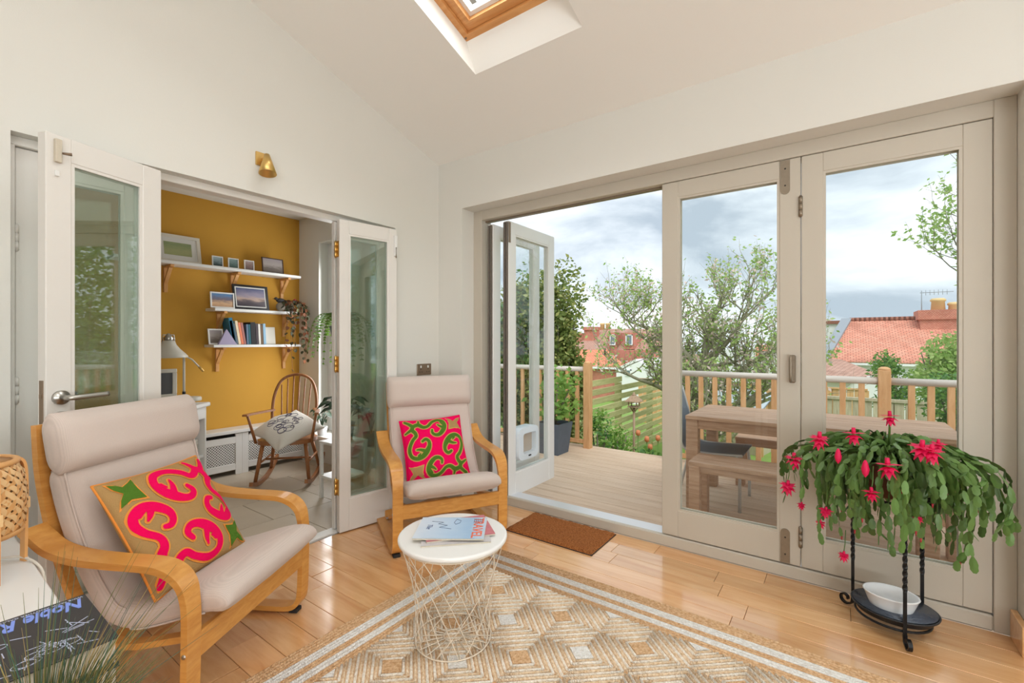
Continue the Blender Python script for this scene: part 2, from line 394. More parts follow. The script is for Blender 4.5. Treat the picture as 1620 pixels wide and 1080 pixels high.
# ---- floor with planks
fl = B((XA-0.02, YREAR, -0.12), (XR, YF+0.02, -0.012)).build('floor', 'floor_gap')
tag(fl, 'honey coloured wooden plank floor of the living room', 'floor', kind='structure')
rows = 0; y1 = YF; pw = 0.1275
variants = {}
while y1 > -1.2:
    y0 = y1-pw; x = XA + R.uniform(-0.8, -0.05)
    while x < 2.2:
        L = R.choice([0.55, 0.7, 0.85, 1.0, 1.15]); xa = max(x, XA); xb = min(x+L, 2.2)
        if xb-xa > 0.05:
            k = round(xb-xa, 2)
            if k not in variants: variants[k] = B((0, 0, -0.014), (k-0.0016, pw-0.0016, 0.0), 0.0012).mesh('plank', 'oak_floor')
            link('plank', variants[k], fl, (xa, y0, 0))
        x += L
    y1 = y0

# ---- left wall with the opening into the study
OA0, OA1, OAZ = 0.289, 2.129, 2.0
def yzprism(mb, poly, x0, x1):
    n = len(poly); vs = [(x0, y, z) for y, z in poly]+[(x1, y, z) for y, z in poly]
    mb.add(vs, [tuple(range(n)), tuple(range(2*n-1, n-1, -1))]+[(i, n+i, n+(i+1) % n, (i+1) % n) for i in range(n)])
    return mb
wl = MB(); WT = 0.19
yzprism(wl, [(YREAR, 0), (OA0, 0), (OA0, OAZ), (YREAR, OAZ)], XA-WT, XA)
yzprism(wl, [(OA1, 0), (YB+0.2, 0), (YB+0.2, OAZ), (OA1, OAZ)], XA-WT, XA)
yzprism(wl, [(YREAR, OAZ), (OA0, OAZ), (OA1, OAZ), (YB+0.2, OAZ), (YB+0.2, ceilz(YB+0.2)+0.05), (RIDGE, ceilz(RIDGE)+0.05), (YREAR, ceilz(YREAR)+0.05)], XA-WT, XA)
tag(wl.build('wall_left', 'wall_paint'), 'off white gable wall with the folding doors to the study', 'wall', kind='structure')

# ---- garden wall with the wide door opening
JX0, JX1, HZ = -2.304, 0.585, 2.2
wb = MB()
wb.box((XA, YB, 0), (JX0, YB+0.26, HZ)); wb.box((JX1, YB, 0), (XR, YB+0.26, HZ)); wb.box((XA, YB, HZ), (XR, YB+0.26, ZB+0.02))
tag(wb.build('wall_back', 'wall_paint'), 'off white wall around the garden doors', 'wall', kind='structure')
wr = MB().box((XR, YREAR, 0), (XR+0.15, YB+0.2, 3.7)); tag(wr.build('wall_right', 'wall_paint'), 'off white side wall beyond the right of the room', 'wall', kind='structure')
wq = MB().box((XA, YREAR-0.15, 0), (XR, YREAR, 3.7)); tag(wq.build('wall_rear', 'wall_paint'), 'off white wall at the rear of the room', 'wall', kind='structure')

# ---- sloped ceiling with skylight shaft
SX0, SX1, SY1, SY0 = -1.712, -1.026, 2.015, 0.80
FY1, FZ1 = 1.938, 2.894                                    # lower edge of the skylight frame
sl = Vector((0, -cos(math.atan(SL)), sin(math.atan(SL)))); nn = Vector((0, sin(math.atan(SL)), cos(math.atan(SL))))
FL = 1.10
F0 = Vector((0, FY1, FZ1)); F1 = F0+sl*FL
ce = MB()
def cq(x0, x1, ya, yb): ce.add([(x0, ya, roofz(ya)), (x1, ya, roofz(ya)), (x1, yb, roofz(yb)), (x0, yb, roofz(yb))], [(0, 1, 2, 3)])
cq(XA, XR, SY1, YB+0.001); cq(XA, SX0, SY0, SY1); cq(SX1, XR, SY0, SY1); cq(XA, XR, RIDGE, SY0)
ce.add([(XA, RIDGE, ceilz(RIDGE)), (XR, RIDGE, ceilz(RIDGE)), (XR, YREAR, ceilz(YREAR)), (XA, YREAR, ceilz(YREAR))], [(0, 3, 2, 1)])
a = [Vector((SX0, SY1, roofz(SY1))), Vector((SX1, SY1, roofz(SY1))), Vector((SX1, SY0, roofz(SY0))), Vector((SX0, SY0, roofz(SY0)))]
b = [Vector((SX0, F0.y, F0.z)), Vector((SX1, F0.y, F0.z)), Vector((SX1, F1.y, F1.z)), Vector((SX0, F1.y, F1.z))]
ce.add(a+b, [(0, 1, 5, 4), (1, 2, 6, 5), (2, 3, 7, 6), (3, 0, 4, 7)])
# outer roof skin keeps daylight out of the void
off = nn*0.34
for (x0, x1, ya, yb) in ((XA-0.3, XR+0.3, SY1+0.06, YB+0.5), (XA-0.3, SX0-0.05, SY0-0.1, SY1+0.06), (SX1+0.05, XR+0.3, SY0-0.1, SY1+0.06), (XA-0.3, XR+0.3, RIDGE, SY0-0.1)):
    ce.add([Vector((x, y, roofz(y)))+off for x, y in ((x0, ya), (x1, ya), (x1, yb), (x0, yb))], [(3, 2, 1, 0)])
tag(ce.build('ceiling', 'ceiling_paint'), 'sloping off white ceiling with a deep skylight shaft', 'ceiling', kind='structure')

# ---- skylight
w1 = thing('window_1', 'pine framed roof window in the sloping ceiling', 'window', (0, 0, 0), kind='structure')
def slope_box(mb, x0, x1, s0, s1, n0, n1):
    vs = [F0+sl*s+nn*n+Vector((x, 0, 0)) for n in (n0, n1) for s in (s0, s1) for x in (x0, x1)]
    mb.add(vs, [(0, 2, 3, 1), (4, 5, 7, 6), (0, 1, 5, 4), (2, 6, 7, 3), (0, 4, 6, 2), (1, 3, 7, 5)])
    return mb
def ring(x0, x1, s0, s1, w, n0, n1):
    out = []
    for q in ((x0, x1, s0, s0+w), (x0, x1, s1-w, s1), (x0, x0+w, s0+w, s1-w), (x1-w, x1, s0+w, s1-w)):
        m = MB(); slope_box(m, q[0], q[1], q[2], q[3], n0, n1); out.append(m)
    return out
for m in ring(SX0, SX1, 0.0, FL, 0.034, 0.0, 0.09): m.build('frame_rail', 'pine', w1)
for m in ring(SX0+0.036, SX1-0.036, 0.036, FL-0.036, 0.046, 0.02, 0.085): m.build('sash_rail', 'pine', w1)
for m in ring(SX0+0.082, SX1-0.082, 0.082, FL-0.082, 0.022, 0.05, 0.095): m.build('glazing_bead', 'white_paint', w1)
m = MB(); slope_box(m, SX0+0.1, SX1-0.1, 0.1, FL-0.1, 0.07, 0.076); m.build('pane', 'outer_glass', w1)
m = MB()
for xq in (SX0-0.06, SX1+0.005): slope_box(m, xq, xq+0.055, -0.08, FL+0.08, 0.0, 0.30)
slope_box(m, SX0, SX1, -0.09, -0.005, 0.09, 0.30); slope_box(m, SX0, SX1, FL+0.002, FL+0.1, 0.0, 0.30)
m.build('outer_kerb', 'plate_metal', w1)
MB().tube([F0+sl*0.02+nn*0.0+Vector((SX0+0.012, 0, 0)), F0+sl*0.02-nn*0.006+Vector((SX0+0.012, 0, 0))], 0.006, 8).build('screw', 'bronze', w1)

# ---- baseboard at the right jamb
bb = thing('baseboard_right', 'short oak skirting board at the right end of the garden doors', 'skirting board', kind='structure')
B((0.562, 2.53, 0), (0.584, 2.685, 0.115), 0.003).build('board', 'oak_floor', bb)

# ---- lining of the study opening
t1 = thing('trim_1', 'pale timber lining around the study opening', 'door frame', kind='structure')
B((XA-0.13, OA0+0.002, OAZ-0.035), (XA-0.055, OA1-0.002, OAZ), 0.003).build('head', 'door_paint', t1)
B((XA-0.17, OA0+0.002, OAZ-0.02), (XA-0.13, OA1-0.002, OAZ), 0.002).build('track', 'door_paint', t1)
B((XA-0.13, OA0, 0), (XA-0.055, OA0+0.018, OAZ-0.035), 0.002).build('jamb', 'door_paint', t1)
B((XA-0.13, OA1-0.018, 0), (XA-0.055, OA1, OAZ-0.035), 0.002).build('jamb', 'door_paint', t1)
B((XA-0.10, OA0, -0.01), (XA-0.02, OA1, 0.006), 0.002).build('threshold', 'white_paint', t1)

# ---- frame of the garden doors
DX0, DX1, DZ0, DZ1 = -2.222, 0.517, 0.069, 2.128
t2 = thing('trim_2', 'off white painted frame and sill around the garden doors', 'door frame', kind='structure')
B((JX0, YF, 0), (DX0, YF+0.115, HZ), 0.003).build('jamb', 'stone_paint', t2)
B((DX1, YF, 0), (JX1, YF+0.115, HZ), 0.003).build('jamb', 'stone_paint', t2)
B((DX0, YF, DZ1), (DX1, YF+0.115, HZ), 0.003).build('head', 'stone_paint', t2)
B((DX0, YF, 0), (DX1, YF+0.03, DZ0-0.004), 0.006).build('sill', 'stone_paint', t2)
B((DX0, YF+0.03, 0), (DX1, YF+0.15, DZ0-0.012), 0.003).build('track', 'aluminium', t2)
B((DX0, YF+0.045, DZ1-0.012), (DX1, YF+0.075, DZ1), 0.001).build('head_track', 'plate_metal', t2)

# ---- door leaves
def leaf(name, label, loc, rz, w, h, st, tr, br, t=0.045, paint='door_paint', gl='pane_glass', beads=True):
    d = thing(name, label, 'door', loc, rz, kind='structure')
    B((0, 0, 0), (st, t, h), 0.003).build('stile', paint, d); B((w-st, 0, 0), (w, t, h), 0.003).build('stile', paint, d)
    B((st, 0.0005, h-tr), (w-st, t-0.0005, h), 0.002).build('rail', paint, d); B((st, 0.0005, 0), (w-st, t-0.0005, br), 0.002).build('rail', paint, d)
    for yy in ((t*0.28, t*0.72) if gl == 'pane_glass' else (t*0.5,)):
        B((st-0.004, yy-0.002, br-0.004), (w-st+0.004, yy+0.002, h-tr+0.004)).build('pane', gl, d)
    if beads:
        e = 0.011
        for yy in (0.003, t-0.011):
            B((st, yy, br), (w-st, yy+0.008, br+e)).build('glazing_bead', paint, d); B((st, yy, h-tr-e), (w-st, yy+0.008, h-tr)).build('glazing_bead', paint, d)
            B((st, yy, br+e), (st+e, yy+0.008, h-tr-e)).build('glazing_bead', paint, d); B((w-st-e, yy, br+e), (w-st, yy+0.008, h-tr-e)).build('glazing_bead', paint, d)
    return d
def hinge(d, x, y, z, h=0.09, r=0.008, mat='plate_metal'):
    m = MB()
    for i in range(3): m.tube([(x, y, z+h*i/3+0.001), (x, y, z+h*(i+1)/3-0.001)], r, 10)
    m.tube([(x, y, z-0.004), (x, y, z+h+0.004)], r*0.6, 8)
    return m.build('hinge', mat, d)
# study doors: a folded pair each side
dL1 = leaf('door_1', 'narrow glazed leaf standing shut against the left jamb of the study opening', (XA-0.075, OA0+0.02, 0.008), radians(90), 0.42, 1.955, 0.085, 0.09, 0.2, 0.042)
p0 = Vector((-2.327, 0.35)); p1 = Vector((-2.465, 0.741)); ang = math.atan2(p1.y-p0.y, p1.x-p0.x)
dL2 = leaf('door_2', 'open glazed study leaf with the steel lever handle', (p0.x, p0.y, 0.008), ang, 0.41, 1.955, 0.078, 0.09, 0.2, 0.045)
# lever set on door_2 (room face is local -y)
m = MB(); m.tube([(0.042, 0.001, 0.985), (0.042, -0.012, 0.985)], 0.026, 24); m.build('handle_rose', 'steel', dL2)
MB().tube(spline([(0.042, -0.01, 0.985), (0.042, -0.045, 0.985), (0.055, -0.056, 0.985), (0.09, -0.058, 0.986), (0.165, -0.056, 0.988)], 5), 0.0095, 12).build('lever_handle', 'steel', dL2)
MB().tube([(0.042, 0.001, 0.91), (0.042, -0.009, 0.91)], 0.024, 24).build('lock_escutcheon', 'steel', dL2)
MB().tube([(0.042, 0.0445, 0.985), (0.042, 0.08, 0.985), (0.14, 0.085, 0.985)], 0.009, 10).build('lever_handle', 'steel', dL2)
B((-0.0015, 0.012, 0.89), (0.002, 0.034, 1.05), 0.0005).build('lock_plate', 'bronze', dL2)
B((-0.004, 0.016, 0.985), (0.002, 0.030, 1.0)).build('latch', 'bronze', dL2)
b_ = B((0.022, -0.014, 1.85), (0.042, 0.001, 1.935), 0.002).build('bolt_case', 'cord_gold' if False else 'page_edge', dL2)
MB().tube([(0.04, -0.016, 1.885), (0.062, -0.03, 1.887)], [0.004, 0.006], 8).build('bolt_key', 'bronze', dL2)
B((0.025, -0.008, 1.80), (0.037, 0.0, 1.82), 0.001).build('bolt_guide', 'white_paint', dL2)
for z in (0.95, 1.55): hinge(dL1, 0.004, -0.004, z, 0.1, 0.007, 'door_paint')
q0 = Vector((-2.522, 1.669)); q1 = Vector((-2.454, 2.053)); ang2 = math.atan2(q1.y-q0.y, q1.x-q0.x)
dR1 = leaf('door_3', 'narrow glazed leaf standing shut against the right jamb of the study opening', (XA-0.06, 1.690, 0.008), radians(90), 0.41, 1.955, 0.07, 0.08, 0.19, 0.034)
dR2 = leaf('door_4', 'glazed study leaf folded back beside the socket wall', (q0.x, q0.y, 0.008), ang2, 0.40, 1.955, 0.062, 0.085, 0.2, 0.042)
for z in (0.23, 1.0, 1.72): hinge(dR2, -0.006, 0.046, z, 0.1, 0.008, 'brass')
for z in (0.23, 1.0, 1.72): B((-0.0015, 0.008, z), (0.001, 0.04, z+0.1)).build('hinge_leaf', 'brass', dR2)
B((0.375, -0.012, 1.77), (0.398, 0.001, 1.91), 0.002).build('bolt_case', 'white_paint', dR2)
MB().tube([(0.386, -0.014, 1.76), (0.386, -0.014, 1.83)], 0.005, 8).build('bolt_knob', 'steel', dR2)
# garden doors
LH = DZ1-DZ0-0.006
g3 = leaf('door_7', 'shut garden door leaf in front of the outdoor table', (-0.85, YF+0.004, DZ0+0.003), 0, 0.691, LH, 0.092, 0.092, 0.15, 0.05, gl='outer_glass', paint='stone_paint')
g4 = leaf('door_8', 'shut garden door leaf behind the flowering cactus', (-0.156, YF+0.004, DZ0+0.003), 0, 0.671, LH, 0.09, 0.092, 0.15, 0.05, gl='outer_glass', paint='stone_paint')
for d, x in ((g3, 0.604),):
    for z0, z1 in ((0.004, 0.175), (LH-0.175, LH-0.004)):
        pts = [(x, z0), (x+0.04, z0), (x+0.04, z1), (x, z1)]
        zc = z1 if z0 < 0.1 else z0
        pm = MB(); poly = []
        if z0 < 0.1: poly = [(x, z0), (x+0.042, z0), (x+0.042, z1-0.02)]+[(x+0.021+0.021*cos(i*pi/8), z1-0.02+0.021*sin(i*pi/8)) for i in range(1, 8)]+[(x, z1-0.02)]
        else: poly = [(x, z1), (x, z0+0.02)]+[(x+0.021-0.021*cos(i*pi/8), z0+0.02-0.021*sin(i*pi/8)) for i in range(1, 8)]+[(x+0.042, z0+0.02), (x+0.042, z1)]
        pm.prism(poly, 0, 0.004, M=Matrix(((1, 0, 0, 0), (0, 0, 1, -0.0035), (0, 1, 0, 0), (0, 0, 0, 1))))
        pm.build('bolt_plate', 'plate_metal', d)
        for k in (0.25, 0.75): MB().tube([(x+0.021, -0.003, z0+(z1-z0)*k), (x+0.021, -0.0055, z0+(z1-z0)*k)], 0.004, 8).build('screw', 'dark_gap', d)
for z in (0.10, LH-0.30): hinge(g4, -0.002, -0.006, z, 0.1, 0.009)
pm = MB(); pm.box((0.646, -0.02, 0.92), (0.672, 0.0, 1.06), 0, 0.006)
pm.tube(spline([(0.652, -0.018, 0.925), (0.652, -0.045, 0.94), (0.652, -0.045, 1.04), (0.652, -0.018, 1.055)], 4), 0.006, 8)
pm.build('pull_handle', 'plate_metal', g3)
g2 = leaf('door_6', 'open garden door leaf with the white cat flap', (-1.98, YF+0.02, DZ0-0.03), radians(90), 0.66, LH-0.0, 0.085, 0.09, 0.17, 0.05, gl='outer_glass', paint='white_paint')
g1 = leaf('door_5', 'folded garden door leaf standing against the left jamb', (-2.135, YF+0.03, DZ0-0.03), radians(90), 0.66, LH-0.0, 0.085, 0.09, 0.17, 0.05, gl='outer_glass', paint='white_paint')
for g, yy in ((g2, 0.0), (g1, 0.0)):
    B((-0.014, 0.006, 0.01), (-0.001, 0.018, LH-0.01)).build('brush_seal', 'brush_seal', g)
    B((-0.010, 0.028, 0.01), (-0.001, 0.044, LH-0.01)).build('brush_seal', 'brush_seal', g)
B((-0.004, 0.014, LH-0.2), (0.0, 0.036, LH-0.01)).build('bolt_plate', 'plate_metal', g1)
B((-0.004, -0.004, LH-0.16), (0.02, 0.0, LH-0.01)).build('bolt_plate', 'bronze', g2)
# cat flap set in the pane of door_6
def rrect(x0, x1, z0, z1, r, k=5):
    P = []
    for cx, cz, a0 in ((x1-r, z1-r, 0), (x0+r, z1-r, 90), (x0+r, z0+r, 180), (x1-r, z0+r, 270)):
        for i in range(k+1): a = radians(a0+90*i/k); P.append((cx+r*cos(a), cz+r*sin(a)))
    return P
cf = MB(); o_ = rrect(0.10, 0.375, 0.255, 0.50, 0.05); i_ = rrect(0.155, 0.335, 0.30, 0.455, 0.02); n = len(o_)
vs = [(x, y, z) for y in (-0.022, 0.075) for x, z in o_]+[(x, y, z) for y in (-0.026, 0.079) for x, z in i_]
fs = []
for i in range(n):
    j = (i+1) % n
    fs += [(i, j, 2*n+j, 2*n+i), (n+j, n+i, 3*n+i, 3*n+j), (j, i, n+i, n+j), (2*n+i, 2*n+j, 3*n+j, 3*n+i)]
cf.add(vs, fs)
MATS['flap_white'] = plain('flap_white', srgb(222, 232, 240), 0.35)
cfo = cf.build('cat_flap', 'flap_white', g2)
B((0.155, 0.018, 0.30), (0.335, 0.024, 0.455)).build('flap_panel', plain('flap_smoke', srgb(190, 176, 160), 0.2), cfo)
B((0.225, -0.034, 0.275), (0.255, -0.022, 0.285), 0.003).build('flap_latch', 'black_plastic', cfo)

# ---- study shell
YE = 2.57; XS = -4.6
fs_ = B((XS, -1.0, -0.12), (XA-0.02, YE, -0.012)).build('floor_study', 'tile_stone'); tag(fs_, 'beige stone tile floor of the study', 'floor', kind='structure')
for i in range(5):
    x1_ = XA-0.105-0.45*i; x0_ = max(x1_-0.446, XS)
    y1_ = YE-0.12*(i % 2)
    if i % 2: B((x0_, y1_+0.004, -0.013), (x1_, YE, 0), 0.002).build('tile', 'tile_stone', fs_)
    while y1_ > -0.9:
        B((x0_, y1_-0.446, -0.013), (x1_, y1_, 0), 0.002).build('tile', 'tile_stone', fs_); y1_ -= 0.45
tag(B((XS-0.12, -1.0, -0.12), (XS, YE+0.2, 2.6)).build('wall_study', 'yellow_paint'), 'mustard yellow study wall behind the shelves', 'wall', kind='structure')
we = MB(); WX0, WX1, WZ0, WZ1 = -4.235, -3.70, 0.30, 2.19
we.box((XS, YE, -0.12), (WX0, YE+0.2, 2.6)); we.box((WX1, YE, -0.12), (XA-WT, YE+0.2, 2.6)); we.box((WX0, YE, -0.12), (WX1, YE+0.2, WZ0)); we.box((WX0, YE, WZ1), (WX1, YE+0.2, 2.6))
tag(we.build('wall_study_end', 'wall_paint'), 'off white end wall of the study around its window', 'wall', kind='structure')
tag(B((XS-0.12, -1.12, 0), (XA-WT, -1.0, 2.6)).build('wall_study_near', 'wall_paint'), 'off white near wall of the study', 'wall', kind='structure')
tag(B((XS-0.12, -1.12, 2.47), (XA-WT, YE+0.2, 2.62)).build('ceiling_study', 'wall_paint'), 'flat ceiling of the study', 'ceiling', kind='structure')
w2 = thing('window_2', 'tall white study window with ferns in front', 'window', kind='structure')
for a_, b_ in (((WX0, YE+0.1, WZ0), (WX0+0.06, YE+0.16, WZ1)), ((WX1-0.06, YE+0.1, WZ0), (WX1, YE+0.16, WZ1)), ((WX0+0.06, YE+0.1, WZ1-0.06), (WX1-0.06, YE+0.16, WZ1)), ((WX0+0.06, YE+0.1, WZ0), (WX1-0.06, YE+0.16, WZ0+0.06)), ((WX0+0.06, YE+0.1, 1.25), (WX1-0.06, YE+0.16, 1.29))):
    B(a_, b_, 0.004).build('frame', 'white_paint', w2)
B((WX0+0.05, YE+0.127, WZ0+0.05), (WX1-0.05, YE+0.133, WZ1-0.05)).build('pane', 'outer_glass', w2)
B((WX0-0.03, YE-0.14, WZ0-0.035), (-2.80, YE-0.001, WZ0), 0.005).build('sill', 'white_paint', w2)

# ---- garden: lawn, deck
gd = MB(); gv = []; gf = []
gx = [-60, -25, -12, -6, -4, -2, 0, 2, 4, 8, 16, 40, 60]; gy = [2.7, 5.4, 7, 10, 14, 18, 24, 34, 60, 100]
def gz(x, y): return -0.72-0.085*max(0, min(y, 22)-5.4)
for y in gy:
    for x in gx: gv.append((x, y, gz(x, y)))
for i in range(len(gy)-1):
    for j in range(len(gx)-1): k = i*len(gx)+j; gf.append((k, k+1, k+1+len(gx), k+len(gx)))
gd.add(gv, gf, smooth=True)
tag(gd.build('lawn', 'lawn'), 'green garden lawn falling away beyond the deck', 'lawn', kind='structure')
ZD = -0.15; DYE = 5.36
dk = MB()
dk.box((-4.6, 2.83, ZD-0.16), (3.6, 2.87, ZD-0.03)); dk.box((-4.6, DYE-0.06, ZD-0.16), (3.6, DYE-0.02, ZD-0.03))
for i in range(9): dk.box((-4.5+i, 2.87, ZD-0.16), (-4.45+i, DYE-0.06, ZD-0.03))
dk = dk.build('deck', 'deck_rail_wood'); tag(dk, 'pale timber deck outside the garden doors', 'deck', kind='structure')
bm_ = B((0, 0, -0.027), (8.2, 0.1345, 0), 0.004).mesh('deck_board', 'deck_wood'); y = 2.835
while y < DYE-0.05:
    link('deck_board', bm_, dk, (-4.6, y, ZD)); y += 0.1425
# house wall outside under the study window and left of the doors
hw = MB(); hw.box((-4.9, YB+0.2, -0.9), (XA-0.0, YB+0.23, 0.28)); 
tag(hw.build('wall_outside', 'wall_paint'), 'pale rendered plinth of the house beside the deck', 'wall', kind='structure')

# ================================================================== ARMCHAIRS
def rounded_sweep(mb, path, w, t, nsec=28, p=4.0, mat=0, xc=0.0, crown=0.0):
    """cushion: super-elliptic section (width w in x, thickness t) along a path in the YZ plane, closed ends"""
    P = [Vector((xc, a, b)) for a, b in path]; k = len(P); vs = []; fs = []
    # arc length for rounding the ends
    L = [0]
    for i in range(1, k): L.append(L[-1]+(P[i]-P[i-1]).length)
    tot = L[-1]
    for i in range(k):
        d = (P[min(i+1, k-1)]-P[max(i-1, 0)]).normalized(); n = Vector((1, 0, 0)).cross(d)
        e = min(L[i], tot-L[i]); rr = t*0.5
        f = 1.0 if e >= rr else sqrt(max(0.0, 1-(1-e/rr)**2))
        f = max(f, 0.02)
        for j in range(nsec):
            a = 2*pi*j/nsec; c, s = cos(a), sin(a)
            x = abs(c)**(2/p)*(1 if c >= 0 else -1); y = abs(s)**(2/2.6)*(1 if s >= 0 else -1)
            wx = w/2*(1-0.04*(1-f))
            vs.append(P[i]+Vector((1, 0, 0))*(x*wx)+n*(y*t/2*f*(1+crown*(1-x*x))))
    for i in range(k-1):
        for j in range(nsec): fs.append((i*nsec+j, i*nsec+(j+1) % nsec, (i+1)*nsec+(j+1) % nsec, (i+1)*nsec+j))
    fs.append(tuple(range(nsec-1, -1, -1))); fs.append(tuple((k-1)*nsec+j for j in range(nsec)))
    mb.add(vs, fs, mat, True)
    return mb
def dens(path, n=6):
    return [(p.x, p.y) for p in spline([(a, b, 0) for a, b in path], n)]
def endfine(path):
    """add fine steps at both ends so that the cushion ends are round"""
    a = Vector(path[0]); b = Vector(path[1]); c = Vector(path[-2]); d = Vector(path[-1])
    u = (b-a).normalized(); w = (d-c).normalized()
    st = [0, 0.002, 0.006, 0.012, 0.02]
    return [tuple(a+u*s) for s in st]+[q for q in path[1:-1] if (Vector(q)-a).length > 0.024 and (Vector(q)-d).length > 0.024]+[tuple(d-w*s) for s in st[::-1]]
def armchair(label, loc, rz):
    t = thing('armchair', label, 'armchair', loc, rz)
    armp = [(-0.545, 0.605), (-0.51, 0.578), (-0.46, 0.545), (-0.38, 0.524), (-0.26, 0.515), (-0.15, 0.512), (-0.09, 0.506), (-0.045, 0.487), (-0.016, 0.455), (-0.004, 0.41), (0.0, 0.35), (-0.002, 0.2), (-0.006, 0.10), (-0.014, 0.058), (-0.04, 0.030), (-0.09, 0.021), (-0.2, 0.021), (-0.63, 0.021)]
    for s in (-1, 1):
        pp = dens(armp, 4); k = len(pp)
        ws = []
        for a, b in pp:
            ws.append(0.072 if b > 0.5 else (0.056 if b < 0.4 else 0.056+0.016*(b-0.4)/0.1))
        MB().sweep([(s*0.315, a, b) for a, b in pp], (1, 0, 0), ws, 0.021, smooth=False).build('side_frame', 'birch', t)
        B((s*0.315-0.02, -0.06, 0.0), (s*0.315+0.02, -0.02, 0.018), 0.003).build('glide', 'rubber', t)
        B((s*0.315-0.02, -0.61, 0.0), (s*0.315+0.02, -0.57, 0.012), 0.003).build('glide', 'rubber', t)
        fr = dens([(-0.012, 0.268), (-0.12, 0.245), (-0.25, 0.222), (-0.345, 0.235), (-0.415, 0.30), (-0.47, 0.40), (-0.515, 0.52), (-0.55, 0.65), (-0.575, 0.78), (-0.585, 0.925)], 5)
        MB().sweep([(s*0.262, a, b) for a, b in fr], (1, 0, 0), 0.034, 0.02).build('back_rail', 'birch', t)
        MB().tube([(s*0.28, -0.5, 0.555), (s*0.29, -0.52, 0.575)], 0.006, 8).build('bolt', 'steel', t)
        MB().tube([(s*0.34, 0, 0.25), (s*0.345, 0, 0.25)], 0.007, 10).build('bolt', 'steel', t)
    B((-0.29, -0.012, 0.215), (0.29, 0.010, 0.295), 0.004).build('front_rail', 'birch', t)
    B((-0.29, -0.60, 0.022), (0.29, -0.58, 0.07), 0.004).build('rear_rail', 'birch', t)
    MB().tube([(-0.3, -0.37, 0.10), (0.3, -0.37, 0.10)], 0.011, 10).build('cross_dowel', 'pine', t)
    for a, b in ((-0.545, 0.62), (-0.575, 0.78), (-0.585, 0.90)):
        B((-0.26, a-0.026, b-0.02), (0.26, a-0.012, b+0.02), 0.003).build('back_slat', 'birch', t)
    bp = [(0.088, 0.368), (0.06, 0.376), (0.0, 0.372), (-0.08, 0.350), (-0.17, 0.322), (-0.25, 0.306), (-0.315, 0.32), (-0.37, 0.39), (-0.415, 0.47), (-0.455, 0.56), (-0.49, 0.66), (-0.51, 0.735), (-0.522, 0.782)]
    c = rounded_sweep(MB(), endfine(dens(bp, 5)), 0.555, 0.095, p=9.0, crown=0.10).build('seat_cushion', 'beige_fabric', t)
    hp = [(-0.492, 0.765), (-0.505, 0.83), (-0.518, 0.90), (-0.528, 0.965)]
    rounded_sweep(MB(), endfine(dens(hp, 6)), 0.575, 0.125, p=9.0, crown=0.06).build('head_cushion', 'beige_fabric', t)
    # piping seam along the side edges of the seat cushion
    for s in (-1, 1):
        pts = []
        pth = dens(bp, 3)
        for i in range(6, len(pth)-1):
            d = Vector((pth[i+1][0]-pth[i-1][0], pth[i+1][1]-pth[i-1][1])).normalized(); n = Vector((-d.y, d.x))
            n = n if n.y > 0 or n.x > 0 else -n
            pts.append((s*0.268, pth[i][0]+n.x*0.033, pth[i][1]+n.y*0.033))
        MB().tube(pts, 0.0035, 6).build('piping', 'beige_fabric', c)
    return t
F1v = Vector((0.862, 0.507)); F2v = Vector((0.872, -0.49))
C1 = Vector((-1.775, 0.83)); C2 = Vector((-1.82, 1.94))
A1 = math.atan2(F1v.y, F1v.x)-pi/2; A2 = math.atan2(F2v.y, F2v.x)-pi/2
armchair('beige bentwood armchair in front, holding the tan patterned cushion', (C1.x, C1.y, 0), A1)
armchair('beige bentwood armchair farther back, holding the magenta patterned cushion', (C2.x, C2.y, 0), A2)

# ================================================================== PATTERNED CUSHIONS
Q2 = [(75, 185), (900, 105), (1050, 890), (210, 1010)]
def inv_bil(x, y):
    tl, tr, br, bl = [Vector(q) for q in Q2]; u = v = 0.5
    for _ in range(12):
        p = tl*(1-u)*(1-v)+tr*u*(1-v)+br*u*v+bl*(1-u)*v; du = (tr-tl)*(1-v)+(br-bl)*v; dv = (bl-tl)*(1-u)+(br-tr)*u
        e = Vector((x, y))-p; det = du.x*dv.y-du.y*dv.x
        u += (e.x*dv.y-e.y*dv.x)/det; v += (du.x*e.y-du.y*e.x)/det
    return (2*u-1, 1-2*v)
S_A = [([(150, 222), (205, 255), (240, 290), (236, 335), (272, 375), (285, 420), (245, 470), (212, 545), (208, 610), (240, 675), (310, 700), (380, 670), (430, 610), (458, 545), (450, 490), (410, 462), (368, 488)],
        [40, 46, 54, 56, 50, 46, 44, 46, 46, 46, 52, 66, 70, 52, 44, 42, 34]),
       ([(240, 290), (310, 262), (375, 297), (435, 285), (490, 222), (555, 190), (620, 205), (655, 265), (640, 335), (590, 395), (535, 405), (495, 378), (492, 340)],
        [50, 58, 50, 42, 42, 44, 52, 62, 64, 54, 44, 38, 30]),
       ([(312, 270), (318, 205)], [46, 24]), ([(225, 335), (150, 385)], [46, 22]),
       ([(405, 610), (345, 592), (296, 592)], [50, 34, 16]), ([(330, 668), (350, 635)], [40, 12]),
       ([(628, 300), (590, 282), (562, 262)], [46, 32, 16]), ([(610, 225), (625, 262)], [40, 14])]
ARW = [(690, 155), (745, 172), (792, 202), (830, 168), (880, 150), (868, 190), (845, 218), (875, 262), (905, 295), (815, 290), (728, 312), (735, 225)]
def stroke_uv(seg):
    pts, ws = seg; P = [inv_bil(*p) for p in pts]
    sp = spline([(p[0], p[1], w/830.0) for p, w in zip(P, ws)], 5)
    return sp
